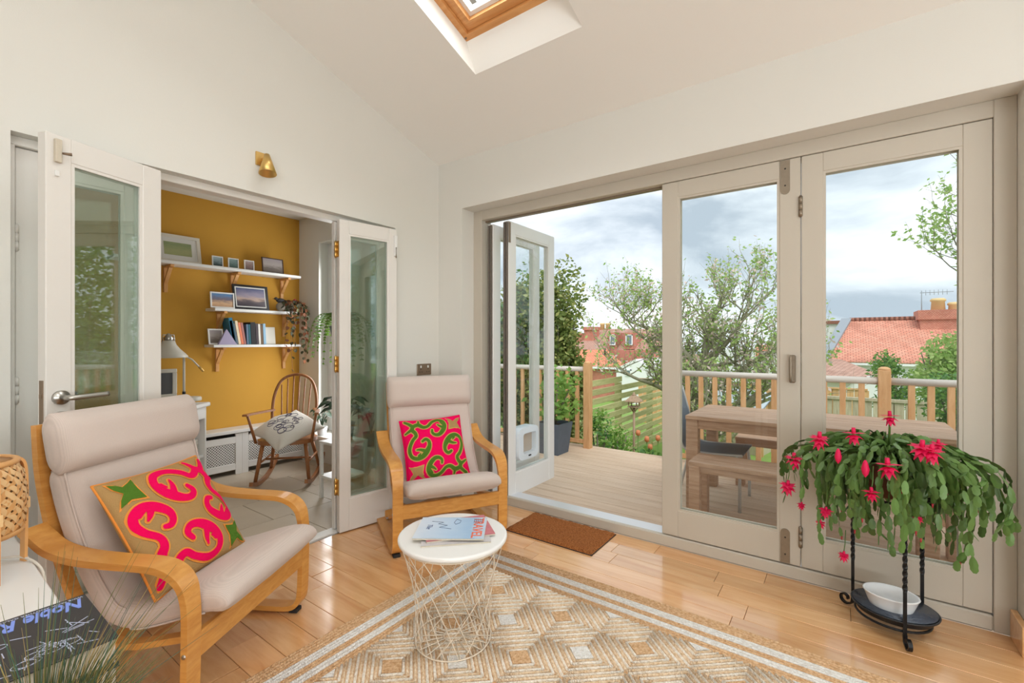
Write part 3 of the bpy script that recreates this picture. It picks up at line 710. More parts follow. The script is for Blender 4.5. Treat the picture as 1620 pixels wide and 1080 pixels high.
def pillow(label, mats, rotk, M, S=0.215, T=0.062, cord='cord_orange', wf=1.1):
    base, deco, arrow = mats
    root = bpy.data.objects.new('cushion', None); COL.objects.link(root); tag(root, label, 'cushion'); root.matrix_world = M
    def surf(u, v, off=0.0, side=1):
        h = max(0.0, (1-u*u))*max(0.0, (1-v*v)); q = 1-0.05*(1-u*u)*abs(v)**2; r = 1-0.05*(1-v*v)*abs(u)**2
        return Vector((S*u*r, S*v*q, side*(T*h**0.42+off)))
    mb = MB(); n = 28
    g = [sin(pi/2*(-1+2*i/n)) for i in range(n+1)]
    for side in (1, -1):
        vs = [surf(u, v, 0, side) for v in g for u in g]; fs = []
        for i in range(n):
            for j in range(n):
                k = i*(n+1)+j; q = (k, k+1, k+n+2, k+n+1); fs.append(q if side > 0 else q[::-1])
        mb.add(vs, fs, 0, True)
    mb.build('cover', base, root)
    edge = [surf(u, -1) for u in g]+[surf(1, v) for v in g[1:]]+[surf(u, 1) for u in g[::-1][1:]]+[surf(-1, v) for v in g[::-1][1:-1]]
    MB().tube(edge, 0.004, 6, closed=True).build('piping', cord if base == 'felt_tan' else 'felt_pink', root)
    def rot(p, k):
        x, y = p
        for _ in range(k % 4): x, y = -y, x
        return x, y
    def clamp(p): return max(-0.97, min(0.97, p[0])), max(-0.97, min(0.97, p[1]))
    def ribbon(mb, sp, extra, off, k):
        nn_ = len(sp); vs = []; fs = []; m = 5
        C = [Vector((p[0], p[1])) for p in sp]
        for i in range(nn_):
            d = (C[min(i+1, nn_-1)]-C[max(i-1, 0)]).normalized(); nrm = Vector((-d.y, d.x)); w = sp[i][2]+extra
            for j in range(m):
                a = (j/(m-1)*2-1); p = clamp(rot(C[i]+nrm*(a*w), k)); vs.append(surf(p[0], p[1], off))
        for i in range(nn_-1):
            for j in range(m-1): q = i*m+j; fs.append((q, q+1, q+m+1, q+m))
        mb.add(vs, fs, 0, True)
        for e in (0, nn_-1):          # round ends
            w = sp[e][2]+extra; ring_ = []
            for j in range(14): a = 2*pi*j/14; p = clamp(rot(C[e]+Vector((cos(a), sin(a)))*w, k)); ring_.append(surf(p[0], p[1], off-0.0001))
            p = clamp(rot(C[e], k)); ring_.append(surf(p[0], p[1], off-0.0001))
            mb.add(ring_, [(j, (j+1) % 14, 14) for j in range(14)], 0, True)
    for flip in (0, 2):
        mo = MB(); mi = MB()
        for sg in S_A:
            sp = stroke_uv(sg); sp = [Vector((p[0]*1.03, p[1]*1.03, p[2]*wf)) for p in sp]
            ribbon(mo, sp, 0.028, 0.0022, rotk+flip); ribbon(mi, sp, 0.0, 0.0042, rotk+flip)
        sw = mi.build('applique_scroll', deco, root); mo.build('scroll_outline', cord, sw)
        A = [inv_bil(*p) for p in ARW]; cx = sum(p[0] for p in A)/len(A); cy = sum(p[1] for p in A)/len(A)
        for e, off, nm in ((1.14, 0.0022, 'o'), (0.98, 0.0042, 'i')):
            mm = MB(); vs = []; fs = []; na = len(A); K = 4
            for s in range(K+1):
                for p in A:
                    q = clamp(rot((cx+(p[0]-cx)*e*s/K, cy+(p[1]-cy)*e*s/K), rotk+flip)); vs.append(surf(q[0], q[1], off))
            for s in range(K):
                for j in range(na): fs.append((s*na+j, s*na+(j+1) % na, (s+1)*na+(j+1) % na, (s+1)*na+j))
            mm.add(vs, fs, 0, True)
            if nm == 'o': mo2 = mm
            else: mi2 = mm
        ar = mi2.build('applique_leaf', arrow, root); mo2.build('leaf_outline', cord, ar)
    return root
def chair_M(C, F, x, y, z, lean, roll=0.0):
    X = Vector((F.y, -F.x, 0)); Y = Vector((F.x, F.y, 0)); Z = Vector((0, 0, 1))
    up = (-Y*sin(lean)+Z*cos(lean)); nr = (Y*cos(lean)+Z*sin(lean)); rt = -X
    rt2 = rt*cos(roll)+up*sin(roll); up2 = up*cos(roll)-rt*sin(roll)
    o = Vector((C.x, C.y, 0))+X*x+Y*y+Z*z
    return Matrix(((rt2.x, up2.x, nr.x, o.x), (rt2.y, up2.y, nr.y, o.y), (rt2.z, up2.z, nr.z, o.z), (0, 0, 0, 1)))
pillow('tan felt cushion with pink scrolls and green leaves', ('felt_tan', 'felt_pink', 'felt_green'), 1, chair_M(C1, F1v, 0.055, -0.275, 0.545, radians(33), radians(-1)), S=0.213)
pillow('magenta felt cushion with green scrolls and tan leaves', ('felt_pink', 'felt_green', 'felt_tan'), 0, chair_M(C2, F2v, 0.025, -0.295, 0.52, radians(27), radians(2)), S=0.2, cord='cord_gold', wf=0.92)

# ================================================================== RUG
rg = thing('rug', 'large braided jute rug with diamonds and striped border', 'rug', (0, 0, 0))
RX0, RX1, RY0, RY1 = -1.70, 0.75, 0.64, 2.085
B((RX0, RY0, 0.0), (RX1, RY1, 0.006), 0.002).build('backing', 'jute_tan', rg)
def hump(mb, a, b, w, h, z0=0.005, mat=0):
    a = Vector((a[0], a[1], 0)); b = Vector((b[0], b[1], 0)); d = b-a
    if d.length < 1e-4: return
    d.normalize(); n = Vector((-d.y, d.x, 0))*w/2
    vs = []
    for p in (a, b):
        for k, z in ((-1, 0), (-0.8, 0.62), (-0.3, 1), (0.3, 1), (0.8, 0.62), (1, 0)): vs.append(p+n*k+Vector((0, 0, z0+h*z)))
    mb.add(vs, [(i, 6+i, 7+i, 1+i) for i in range(5)]+[(0, 1, 2, 3, 4, 5), (11, 10, 9, 8, 7, 6)], mat, True)
ins = 0.0
for wd, cm, ns in ((0.064, 'jute_tan', 4), (0.044, 'jute_white', 3), (0.030, 'jute_tan', 2), (0.037, 'jute_white', 2), (0.035, 'jute_tan', 2)):
    mb = MB(); e = wd/ns
    for k in range(ns):
        o = ins+e*(k+0.5); x0, x1, y0, y1 = RX0+o, RX1-o, RY0+o, RY1-o
        for a, b in (((x0, y0), (x1, y0)), ((x1, y0), (x1, y1)), ((x1, y1), (x0, y1)), ((x0, y1), (x0, y0))): hump(mb, a, b, e, 0.006)
    mb.build('border_stripe', cm, rg); ins += wd
FX0, FX1, FY0, FYT = RX0+ins, RX1-ins, RY0+ins, RY1-ins
def clipseg(a, b):
    t0, t1 = 0.0, 1.0; dx, dy = b[0]-a[0], b[1]-a[1]
    for p, q in ((-dx, a[0]-FX0), (dx, FX1-a[0]), (-dy, a[1]-FY0), (dy, FYT-a[1])):
        if abs(p) < 1e-12:
            if q < 0: return None
        else:
            r = q/p
            if p < 0: t0 = max(t0, r)
            else: t1 = min(t1, r)
    if t0 >= t1: return None
    return ((a[0]+dx*t0, a[1]+dy*t0), (a[0]+dx*t1, a[1]+dy*t1))
def clippoly(poly):
    for ax, lim, sg in ((0, FX0, 1), (0, FX1, -1), (1, FY0, 1), (1, FYT, -1)):
        out = []
        for i in range(len(poly)):
            p, q = poly[i], poly[(i+1) % len(poly)]; ip = (p[ax]-lim)*sg >= 0; iq = (q[ax]-lim)*sg >= 0
            if ip: out.append(p)
            if ip != iq:
                t = (lim-p[ax])/(q[ax]-p[ax]); out.append((p[0]+(q[0]-p[0])*t, p[1]+(q[1]-p[1])*t))
        poly = out
        if not poly: return []
    return poly
PX, PY = 0.354, 0.315; fld = MB(); wt = PX/2*PY/2/sqrt((PX/2)**2+(PY/2)**2)
jit = random.Random(3)
for white in (0, 1):
    for i in range(-1, 9):
        for j in range(-1, 9):
            cx = -1.51+PX*i+(0 if white else PX/2); cy = 1.885-PY*j-(0 if white else PY/2)
            if cx < FX0-0.2 or cx > FX1+0.2 or cy < FY0-0.2 or cy > FYT+0.2: continue
            nr = 6; core = 0.29
            pl = clippoly([(cx+PX/2*core, cy), (cx, cy+PY/2*core), (cx-PX/2*core, cy), (cx, cy-PY/2*core)])
            if len(pl) > 2: fld.prism(pl, 0.005, 0.0105, 2 if white else 0)
            for k in range(nr):
                f = core+(1-core)*(k+0.5)/nr; rw = wt*(1-core)/nr*0.93
                cm = [1, 3, 1, 3, 1, 3][k] if not white else [3, 1, 3, 1, 3, 1][k]
                c4 = [(cx+PX/2*f, cy), (cx, cy+PY/2*f), (cx-PX/2*f, cy), (cx, cy-PY/2*f)]
                for q in range(4):
                    s = clipseg(c4[q], c4[(q+1) % 4])
                    if s: hump(fld, s[0], s[1], rw, 0.0085+jit.uniform(-0.001, 0.001), 0.003, cm)
fld.build('braided_field', ['jute_tan', 'jute_pale', 'jute_white', 'jute_mix'], rg, kind='stuff')

# ================================================================== DOORMAT
dm = thing('doormat', 'brown coir doormat at the open garden door', 'doormat')
mt = MB(); nx, ny = 40, 24; vs = []; fs = []
for j in range(ny+1):
    for i in range(nx+1):
        e = min(i, nx-i, j, ny-j); vs.append((-1.73+0.605*i/nx, 2.325+0.345*j/ny, 0.0 if e == 0 else 0.016+jit.uniform(-0.0025, 0.0025)))
for j in range(ny):
    for i in range(nx): k = j*(nx+1)+i; fs.append((k, k+1, k+nx+2, k+nx+1))
mt.add(vs, fs, 0, True).build('pile', 'mat_coir', dm)
B((-1.73, 2.325, 0), (-1.125, 2.67, 0.004)).build('backing', 'rubber', dm)

# ================================================================== WIRE SIDE TABLE
TC = (-1.265, 1.351); ZR = 0.0105
st = thing('wire_side_table', 'round white side table on a twisted wire basket', 'side table', (TC[0], TC[1], ZR))
MB().lathe([(0.0, 0.397), (0.208, 0.397), (0.2155, 0.400), (0.2175, 0.406), (0.2175, 0.412), (0.215, 0.416), (0.208, 0.4165), (0.0, 0.4165)], 64).build('tabletop', 'white_lacquer', st)
def circ(r, z, n=48): return [(r*cos(2*pi*i/n), r*sin(2*pi*i/n), z) for i in range(n)]
MB().tube(circ(0.205, 0.392), 0.003, 8, closed=True).build('rim_wire', 'wire_cream', st)
MB().tube(circ(0.150, 0.004), 0.0028, 8, closed=True).build('base_wire', 'wire_cream', st)
MB().tube(circ(0.037, 0.006, 24), 0.0024, 8, closed=True).build('base_wire', 'wire_cream', st)
for i in range(20):
    a = 2*pi*i/20; MB().tube([(0.037*cos(a), 0.037*sin(a), 0.006), (0.15*cos(a), 0.15*sin(a), 0.004)], 0.0021, 6).build('base_spoke', 'wire_cream', st)
def hel(a0, tw, zt, zb_, n=22):
    P = []
    for k in range(n+1):
        s = k/n; z = zt+(zb_-zt)*s; q = 1-z/0.392; r = 0.205-0.055*q-0.022*sin(pi*q); P.append((r*cos(a0+tw*s), r*sin(a0+tw*s), z))
    return P
wm1 = MB().tube(hel(0, radians(62), 0.392, 0.004), 0.0016, 6).mesh('wire', 'wire_cream'); wm2 = MB().tube(hel(0, radians(-118), 0.392, 0.004, 30), 0.0016, 6).mesh('wire', 'wire_cream')
for i in range(18): link('wire', wm1, st, None, (0, 0, 2*pi*i/18))
for i in range(9): link('wire', wm2, st, None, (0, 0, 2*pi*i/9+0.1))

# magazines
def magazine(label, c, rz, w, h, t, z, covm, extra=None, curl=0.0):
    o = thing('magazine', label, 'magazine', (c[0], c[1], z), rz, 'magazines on the wire table')
    B((-w/2+0.001, -h/2+0.001, 0.0005), (w/2-0.0015, h/2-0.0015, t-0.0006)).build('pages', 'page_edge', o)
    mb = MB(); n = 8; vs = []; fs = []
    for i in range(n+1):
        for j in range(n+1):
            u = i/n; v = j/n; d = max(0.0, (u-0.5))*max(0.0, v-0.5)*curl
            for zz in (t-0.0004, t): vs.append((-w/2+w*u, -h/2+h*v, zz+d))
    for i in range(n):
        for j in range(n):
            k = (i*(n+1)+j)*2; q = [k, k+2*(n+1), k+2*(n+1)+2, k+2]; fs.append([a+1 for a in q]); fs.append(q[::-1])
    mb.add(vs, fs, 0, True).build('front_cover', covm, o)
    B((-w/2, -h/2, 0), (w/2, h/2, 0.0006)).build('back_cover', 'paper', o)
    B((-w/2-0.0005, -h/2, 0), (-w/2+0.0008, h/2, t)).build('spine', 'paper', o)
    return o
photo('cover_blue', [(0.0, srgb(214, 226, 240)), (0.45, srgb(186, 212, 238)), (0.8, srgb(160, 196, 230)), (1.0, srgb(206, 222, 238))], 4, 'Y', -0.14, 0.14)
plain('cover_grey', srgb(208, 204, 206), 0.35, var=0.12, vscale=30); plain('cover_red', srgb(206, 120, 130), 0.35, var=0.3, vscale=40)
plain('ink_orange', srgb(236, 112, 78), 0.5); plain('ink_navy', srgb(60, 82, 128), 0.5); plain('ink_dark', srgb(48, 44, 50), 0.5)
zt = ZR+0.4172
mA = radians(35.75-90+8)
mg1 = magazine('grey magazine at the bottom of the pile on the wire table', (TC[0]+0.012, TC[1]+0.0), radians(-45), 0.21, 0.265, 0.006, zt, 'cover_grey')
mg2 = magazine('red patterned magazine sticking out from the middle of the pile', (TC[0]-0.005, TC[1]+0.03), radians(-38), 0.205, 0.27, 0.005, zt+0.0068, 'cover_red')
mg3 = magazine('pale blue magazine with orange lettering on top of the pile', (TC[0]-0.012, TC[1]+0.004), radians(-55), 0.21, 0.275, 0.006, zt+0.0126, 'cover_blue', curl=0.0)
tx = text_mesh('TRAVEL', 0.056, 0.0004, 0, 0.0008); tx.materials.append(MATS['ink_orange'])
link('title_lettering', tx, mg3, (-0.098, 0.088, 0.0064))
tx = text_mesh('The', 0.03, 0.0003, 0.3); tx.materials.append(MATS['ink_navy']); link('cover_lettering', tx, mg3, (-0.03, -0.10, 0.0066), (0, 0, radians(0)))
mb = MB()
for pts in ([(-0.085, 0.01), (-0.07, 0.03), (-0.045, 0.028), (-0.03, 0.012), (-0.05, 0.004), (-0.08, 0.01)], [(-0.06, -0.09), (-0.05, -0.04), (-0.035, -0.06), (-0.02, -0.02), (0.0, -0.05), (0.015, 0.0)]):
    mb.tube([(x, y, 0.0066) for x, y in pts], 0.0008, 5)
for i in range(5): mb.box((-0.09, 0.085+i*0.008, 0.0062), (-0.05+0.006*(i % 3), 0.087+i*0.008, 0.0068))
mb.build('cover_drawing', 'ink_navy', mg3)

# ================================================================== PLANT STAND, TRAY, BOWL, CACTUS
PC = Vector((0.178, 2.475))
ps = thing('plant_stand', 'black twisted iron plant stand by the garden doors', 'plant stand', (PC.x, PC.y, 0))
legs = [(-0.13, 0.085), (0.03, -0.125), (0.105, 0.10)]
RZ = 0.555
for lx, ly in legs:
    d = Vector((lx, ly, 0)).normalized(); L = Vector((lx, ly, 0))
    # twisted square bar
    mb = MB(); n = 60; vs = []; fs = []
    for k in range(n+1):
        z = 0.03+(RZ+0.10-0.03)*k/n; tw = 0 if z < 0.22 else (z-0.22)/0.028*pi/2 if z < 0.52 else (0.30/0.028)*pi/2
        for j in range(4): a = tw+pi/4+pi/2*j; vs.append(L+Vector((0.0085*cos(a), 0.0085*sin(a), z)))
    for k in range(n):
        for j in range(4): fs.append((k*4+j, k*4+(j+1) % 4, k*4+4+(j+1) % 4, k*4+4+j))
    fs.append((3, 2, 1, 0)); fs.append(tuple(n*4+j for j in range(4)))
    mb.add(vs, fs).build('leg', 'black_iron', ps)
    sc = []
    for k in range(26):
        a = -pi/2+1.0-k*0.24; rr = 0.028*(1-k*0.022)
        sc.append(L+d*(0.034+rr*cos(a+pi/2+0.2))+Vector((0, 0, 0.036+rr*sin(a+pi/2+0.2))))
    sc = [L+Vector((0, 0, 0.05)), L+d*0.004+Vector((0, 0, 0.022))]+[L+d*(0.032+0.025*(1-k*0.03)*cos(-2.4+k*0.3))+Vector((0, 0, 0.033+0.025*(1-k*0.03)*sin(-2.4+k*0.3))) for k in range(20)]
    MB().sweep(spline(sc, 2), Vector((-d.y, d.x, 0)), 0.014, 0.007).build('scroll_foot', 'black_iron', ps)
MB().tube([(0.128*cos(2*pi*i/32), 0.122*sin(2*pi*i/32), RZ) for i in range(32)], 0.006, 8, closed=True).build('pot_ring', 'black_iron', ps)
MB().tube([(0.124*cos(2*pi*i/32), 0.12*sin(2*pi*i/32), 0.058) for i in range(32)], 0.005, 8, closed=True).build('tray_ring', 'black_iron', ps)
MB().tube([(-0.125, 0.0, RZ), (0.125, 0, RZ)], 0.005, 6).tube([(0, -0.12, RZ), (0, 0.12, RZ)], 0.005, 6).build('pot_support', 'black_iron', ps)
ty = thing('drip_tray', 'black plastic drip tray low on the plant stand', 'tray', (PC.x+0.006, PC.y, 0.064))
MB().lathe([(0.0, 0.0), (0.112, 0.0), (0.126, 0.006), (0.136, 0.03), (0.142, 0.035), (0.146, 0.033), (0.144, 0.028)], 48, sy=0.9).build('shell', 'black_plastic', ty)
MB().lathe([(0.0, 0.004), (0.115, 0.006), (0.123, 0.012), (0.131, 0.031), (0.138, 0.036)], 48, sy=0.9).build('inner_face', 'wet_tray', ty)
bw = thing('bowl', 'white oval ceramic bowl on the drip tray', 'bowl', (PC.x-0.005, PC.y-0.015, 0.0705))
MB().lathe([(0.0, 0.0), (0.05, 0.0), (0.062, 0.006), (0.080, 0.05), (0.090, 0.078), (0.094, 0.082), (0.092, 0.086), (0.085, 0.084), (0.072, 0.05), (0.055, 0.012), (0.0, 0.008)], 48, sx=1.0, sy=0.8).build('body', 'ceramic_white', bw)

cx_ = thing('christmas_cactus', 'flowering hanging cactus with pink blooms on the iron stand', 'plant', (PC.x-0.02, PC.y-0.01, RZ+0.007))
MB().lathe([(0.0, 0.0), (0.075, 0.0), (0.10, 0.12), (0.107, 0.122), (0.107, 0.14), (0.1, 0.141), (0.094, 0.12), (0.0, 0.12)], 32).build('pot', 'terracotta', cx_)
MB().lathe([(0.0, 0.122), (0.094, 0.122)], 24).build('soil', 'soil', cx_)
def pad(mb, p, q, up, w, mat=0):
    """one flat cactus segment from p to q"""
    d = (q-p); L = d.length; d.normalize(); s = d.cross(up)
    if s.length < 1e-4: s = d.orthogonal()
    s.normalize(); n = s.cross(d).normalized(); t = w*0.075
    out = [(0, 0.28), (0.22, 0.78), (0.45, 1.0), (0.62, 0.86), (0.80, 0.92), (1.0, 0.34)]
    ring_ = [p+d*(L*a)+s*(w/2*b) for a, b in out]+[p+d*(L*a)-s*(w/2*b) for a, b in out[::-1]]
    c1 = p+d*L*0.5+n*t; c2 = p+d*L*0.5-n*t; k = len(ring_)
    mb.add(ring_+[c1, c2], [(i, (i+1) % k, k) for i in range(k)]+[((i+1) % k, i, k+1) for i in range(k)], mat, False)
cr = random.Random(21); tips = []
def cy_clamp(p):
    y = p.y+PC.y
    if y > 2.60: p = Vector((p.x, 2.60+0.07*(1-math.exp(-(y-2.60)/0.12))-PC.y, p.z))
    return p
for i in range(205):
    phi = 2*pi*(i*0.618034 % 1.0)+cr.uniform(-0.25, 0.25)
    reach = cr.uniform(0.06, 0.24) if i % 3 else cr.uniform(0.2, 0.33)
    if i >= 150: reach = cr.uniform(0.09, 0.17)
    if cos(phi) > 0.5: reach = min(reach, 0.30)
    rise = cr.uniform(0.0, 0.055)+0.075*(1-reach/0.33); drop = cr.choice([0.03, 0.08, 0.12, 0.16, 0.2, 0.24])*cr.uniform(0.7, 1.25)
    st0 = Vector((0.06*cos(phi)*cr.random(), 0.06*sin(phi)*cr.random(), 0.125))
    dr = Vector((cos(phi)*1.03, sin(phi)*0.95, 0))
    sk = cr.uniform(-1.0, 1.0); sd = Vector((-dr.y, dr.x, 0))
    path = [st0, st0+dr*reach*0.35+Vector((0, 0, 0.03+rise*0.9)), st0+dr*reach*0.75+sd*sk*0.03+Vector((0, 0, 0.03+rise*0.8)), st0+dr*reach*0.98+sd*sk*0.06+Vector((0, 0, rise*0.1)), st0+dr*reach*(1.03+cr.uniform(-.08, .08))+sd*sk*0.07-Vector((0, 0, 0.03+drop*0.5)), st0+dr*reach*(1.0+cr.uniform(-.15, .1))+sd*sk*0.08-Vector((0, 0, 0.04+drop))]
    sp = [cy_clamp(p) for p in spline(path, 12)]
    mb = MB(); seg = [sp[0]]; want = cr.uniform(0.032, 0.052)
    for p in sp[1:]:
        if (p-seg[-1]).length >= want: seg.append(p+Vector((cr.uniform(-.004, .004), cr.uniform(-.004, .004), 0))); want = cr.uniform(0.032, 0.054)
    upv = Vector((cr.uniform(-1, 1), cr.uniform(-1, 1), 0.9)).normalized(); sz = cr.uniform(0.8, 1.2)
    for k in range(len(seg)-1):
        uu = (upv+Vector((cr.uniform(-.7, .7), cr.uniform(-.7, .7), cr.uniform(-.5, .5)))).normalized()
        wdt = (0.013 if k < 2 else cr.uniform(0.018, 0.028)*sz)
        pad(mb, seg[k], seg[k+1]+(seg[k+1]-seg[k])*0.05, uu, wdt)
        if k > 2 and cr.random() < 0.30:
            q = seg[k]+Vector((cr.uniform(-.035, .035), cr.uniform(-.03, .02), cr.uniform(-0.04, -0.015))); q = cy_clamp(q); pad(mb, seg[k], q, uu, 0.02*sz)
            if cr.random() < 0.6: pad(mb, q, cy_clamp(q+Vector((cr.uniform(-.008, .008), cr.uniform(-.008, .008), -0.04))), uu, 0.021*sz)
    if cr.random() < 0.1: mb.tube([seg[-1], seg[-1]-Vector((0, 0, 0.016))], [0.004, 0.002], 6, 1)
    tips.append(seg[-1]); mb.build('stem', ['cactus_leaf', 'cactus_bud'], cx_)
def flower(pos, size, tilt, parent):
    mb = MB(); rr = cr; up = Vector((tilt*0.5, -tilt, 1)).normalized()
    ax = up.orthogonal().normalized(); ay = up.cross(ax)
    mb.tube([pos+up*size*0.9, pos+up*size*0.25], [size*0.16, size*0.2], 8)
    for lay, (n, lat, dn) in enumerate(((8, 0.95, 0.0), (8, 0.85, 0.45), (6, 0.55, 0.85))):
        for k in range(n):
            a = 2*pi*k/n+lay*0.4+rr.uniform(-0.15, 0.15); o = ax*cos(a)+ay*sin(a); b = pos+up*size*(0.35-0.2*lay); ln = lat*rr.uniform(0.85, 1.15)
            tip = b+o*size*ln-up*size*dn; mid = b+o*size*ln*0.55-up*size*(dn*0.35+0.02); sd = o.cross(up)*size*0.24
            vs = [b+o*size*0.08-sd*0.5, b+o*size*0.08+sd*0.5, mid+sd, tip, mid-sd, mid+up*size*0.08]
            mb.add(vs, [(0, 1, 5), (1, 2, 5), (2, 3, 5), (3, 4, 5), (4, 0, 5)], 0, False)
    mb.tube([pos-up*size*0.1, pos-up*size*0.95], [size*0.06, size*0.05], 6, 1)
    return mb.build('flower', ['petal_pink', 'petal_pale'], parent)
FB = Vector((PC.x-0.02, PC.y-0.01, RZ+0.007))
for (u, v, y, s) in ((1296, 697, 2.26, .034), (1256, 729, 2.32, .032), (1246, 771, 2.34, .03), (1351, 690, 2.22, .03), (1405, 741, 2.12, .034), (1458, 712, 2.20, .034), (1474, 718, 2.19, .032), (1484, 705, 2.28, .022), (1408, 662, 2.40, .028), (1379, 782, 2.15, .024), (1306, 810, 2.30, .022), (1298, 829, 2.32, .019), (1335, 880, 2.32, .02), (1452, 822, 2.25, .016), (1268, 800, 2.36, .016)):
    s *= 1.25; p = onY(u, v, y)-FB; flower(p, s, cr.uniform(-0.3, 0.3), cx_)
    if v < 680: MB().tube([p+Vector((0, 0, -s*0.3)), p+Vector((0.0, 0.01, -0.03)), Vector((p.x*0.6, p.y*0.6+0.01, 0.17))], 0.004, 6).build('flower_stalk', 'cactus_leaf', cx_)
    if v > 760: MB().tube([p+Vector((0, 0, s*0.8)), p+Vector((0.004, 0.01, 0.05)), p+Vector((0.006, 0.03, 0.10))], 0.0018, 5).build('flower_stalk', 'cactus_leaf', cx_)
for (u, v, y, s) in ((1326, 722, 2.18, .024), (1369, 742, 2.13, .026)):
    p = onY(u, v, y)-FB; MB().lathe([(0.0, -s*1.2), (s*0.35, -s*0.7), (s*0.5, 0), (s*0.3, s*0.9), (s*0.12, s*1.3)], 10, p).build('flower_bud', 'petal_pink', cx_)

# ================================================================== WALL FITTINGS
so = thing('wall_socket', 'bronze double power socket on the corner wall', 'socket', (XA, 2.398, 0.99))
B((0.0, -0.072, -0.042), (0.008, 0.072, 0.042), 0.003).build('face_plate', 'bronze', so)
for yy in (-0.036, 0.036):
    B((0.007, yy-0.007, 0.012), (0.011, yy+0.007, 0.03), 0.002).build('switch', 'white_paint', so)
    for dy, dz in ((0, 0.002), (-0.011, -0.018), (0.011, -0.018)): B((0.0075, yy+dy-0.003, dz-0.004), (0.0085, yy+dy+0.003, dz+0.004)).build('pin_hole', 'dark_gap', so)
wlp = onX(414, 253, XA)
lp = thing('wall_spotlight', 'brass cone spotlight above the study opening', 'wall lamp', (XA, wlp.y, wlp.z))
B((0, -0.034, -0.036), (0.012, 0.034, 0.036), 0.002).build('wall_plate', 'brass', lp)
MB().tube([(0.01, 0.0, -0.002), (0.052, 0.004, 0.004)], 0.008, 10).build('arm', 'brass', lp)
ax_ = Vector((0.17, -0.05, -0.98)).normalized(); top = Vector((0.05, 0.004, 0.02))
M_ = Matrix.Translation(top) @ ax_.to_track_quat('Z', 'Y').to_matrix().to_4x4()
MB().lathe([(0.0, 0.0), (0.013, 0.002), (0.044, 0.112), (0.0425, 0.112), (0.012, 0.006)], 28, M=M_).build('shade', 'brass', lp)
MB().lathe([(0.0, 0.08), (0.026, 0.078), (0.026, 0.07), (0.0, 0.068)], 20, M=M_).build('bulb', 'ceramic_white', lp)

# ================================================================== WHITE TABLE IN THE NEAR CORNER
TZ = 0.58
wt_ = thing('console_table', 'low white table in the near left corner', 'table', (0, 0, 0))
B((-2.45, -0.42, TZ-0.045), (-0.62, 0.252, TZ), 0.003).build('top', 'white_lacquer', wt_)
for lx in (-2.4, -0.70):
    for ly in (-0.38, 0.18): B((lx, ly, 0), (lx+0.045, ly+0.045, TZ-0.045), 0.003).build('leg', 'white_lacquer', wt_)
plain('cover_black', srgb(38, 34, 38), 0.4, var=0.15, vscale=6); plain('ink_blue', srgb(128, 152, 232), 0.5); plain('ink_white', srgb(196, 202, 226), 0.6)
plain('book_green', srgb(44, 62, 48), 0.5); plain('book_teal', srgb(60, 110, 130), 0.5); plain('book_dark', srgb(30, 36, 44), 0.5)
def flat_book(label, x0, x1, y0, y1, z0, th, cov):
    o = thing('book', label, 'book', ((x0+x1)/2, (y0+y1)/2, z0), 0, 'books stacked on the white table'); w = (x1-x0)/2; h = (y1-y0)/2
    B((-w+0.004, -h+0.004, 0.003), (w-0.004, h-0.004, th-0.003)).build('pages', 'page_edge', o)
    B((-w, -h, th-0.003), (w, h, th), 0.0008).build('cover', cov, o); B((-w, -h, 0), (w, h, 0.003), 0.0008).build('cover', cov, o)
    B((-w, -h, 0.003), (-w+0.004, h, th-0.003)).build('spine', cov, o)
    return o
bx0, bx1, by0, by1 = -1.15, -0.940, -0.075, 0.225
flat_book('green book at the bottom of the stack on the white table', bx0-0.0, bx1+0.005, by0, by1-0.004, TZ+0.0005, 0.034, 'book_green')
flat_book('teal edged book second from the bottom of the stack', bx0+0.004, bx1, by0, by1-0.002, TZ+0.0352, 0.030, 'book_teal')
flat_book('dark book under the black lettered one', bx0, bx1+0.002, by0, by1, TZ+0.066, 0.036, 'book_dark')
nb = flat_book('black book with blue script lettering on top of the stack', bx0, bx1, by0, by1, TZ+0.1028, 0.044, 'cover_black')
tm = text_mesh('Noble Rot', 0.052, 0.0004, 0.3, 0.0016); tm.materials.append(MATS['ink_blue'])
link('title_lettering', tm, nb, (-0.088, 0.142, 0.0445), (0, 0, radians(-90))).scale = (0.56, 1, 1)
sm_ = text_mesh('WINE FROM ANOTHER GALAXY', 0.0075, 0.0002); sm_.materials.append(MATS['ink_white']); link('small_lettering', sm_, nb, (-0.098, 0.145, 0.0442), (0, 0, radians(-90)))
sk = MB(); br_ = random.Random(5)
for i in range(34):
    x = br_.uniform(-0.015, 0.09); y = br_.uniform(-0.10, 0.13); a = br_.uniform(0, pi); l = br_.uniform(0.008, 0.022)
    sk.sweep([(x-l*cos(a), y-l*sin(a), 0.0443), (x+l*cos(a), y+l*sin(a), 0.0443)], (0, 0, 1), 0.0005, 0.0012)
for i in range(10):
    x = br_.uniform(-0.01, 0.08); y = br_.uniform(-0.09, 0.13); r = br_.uniform(0.006, 0.013)
    sk.sweep([(x+r*cos(2*pi*k/14), y+1.4*r*sin(2*pi*k/14), 0.0443) for k in range(14)], (0, 0, 1), 0.0005, 0.0012, closed=True)
sk.build('line_drawing', 'ink_white', nb, kind='stuff')

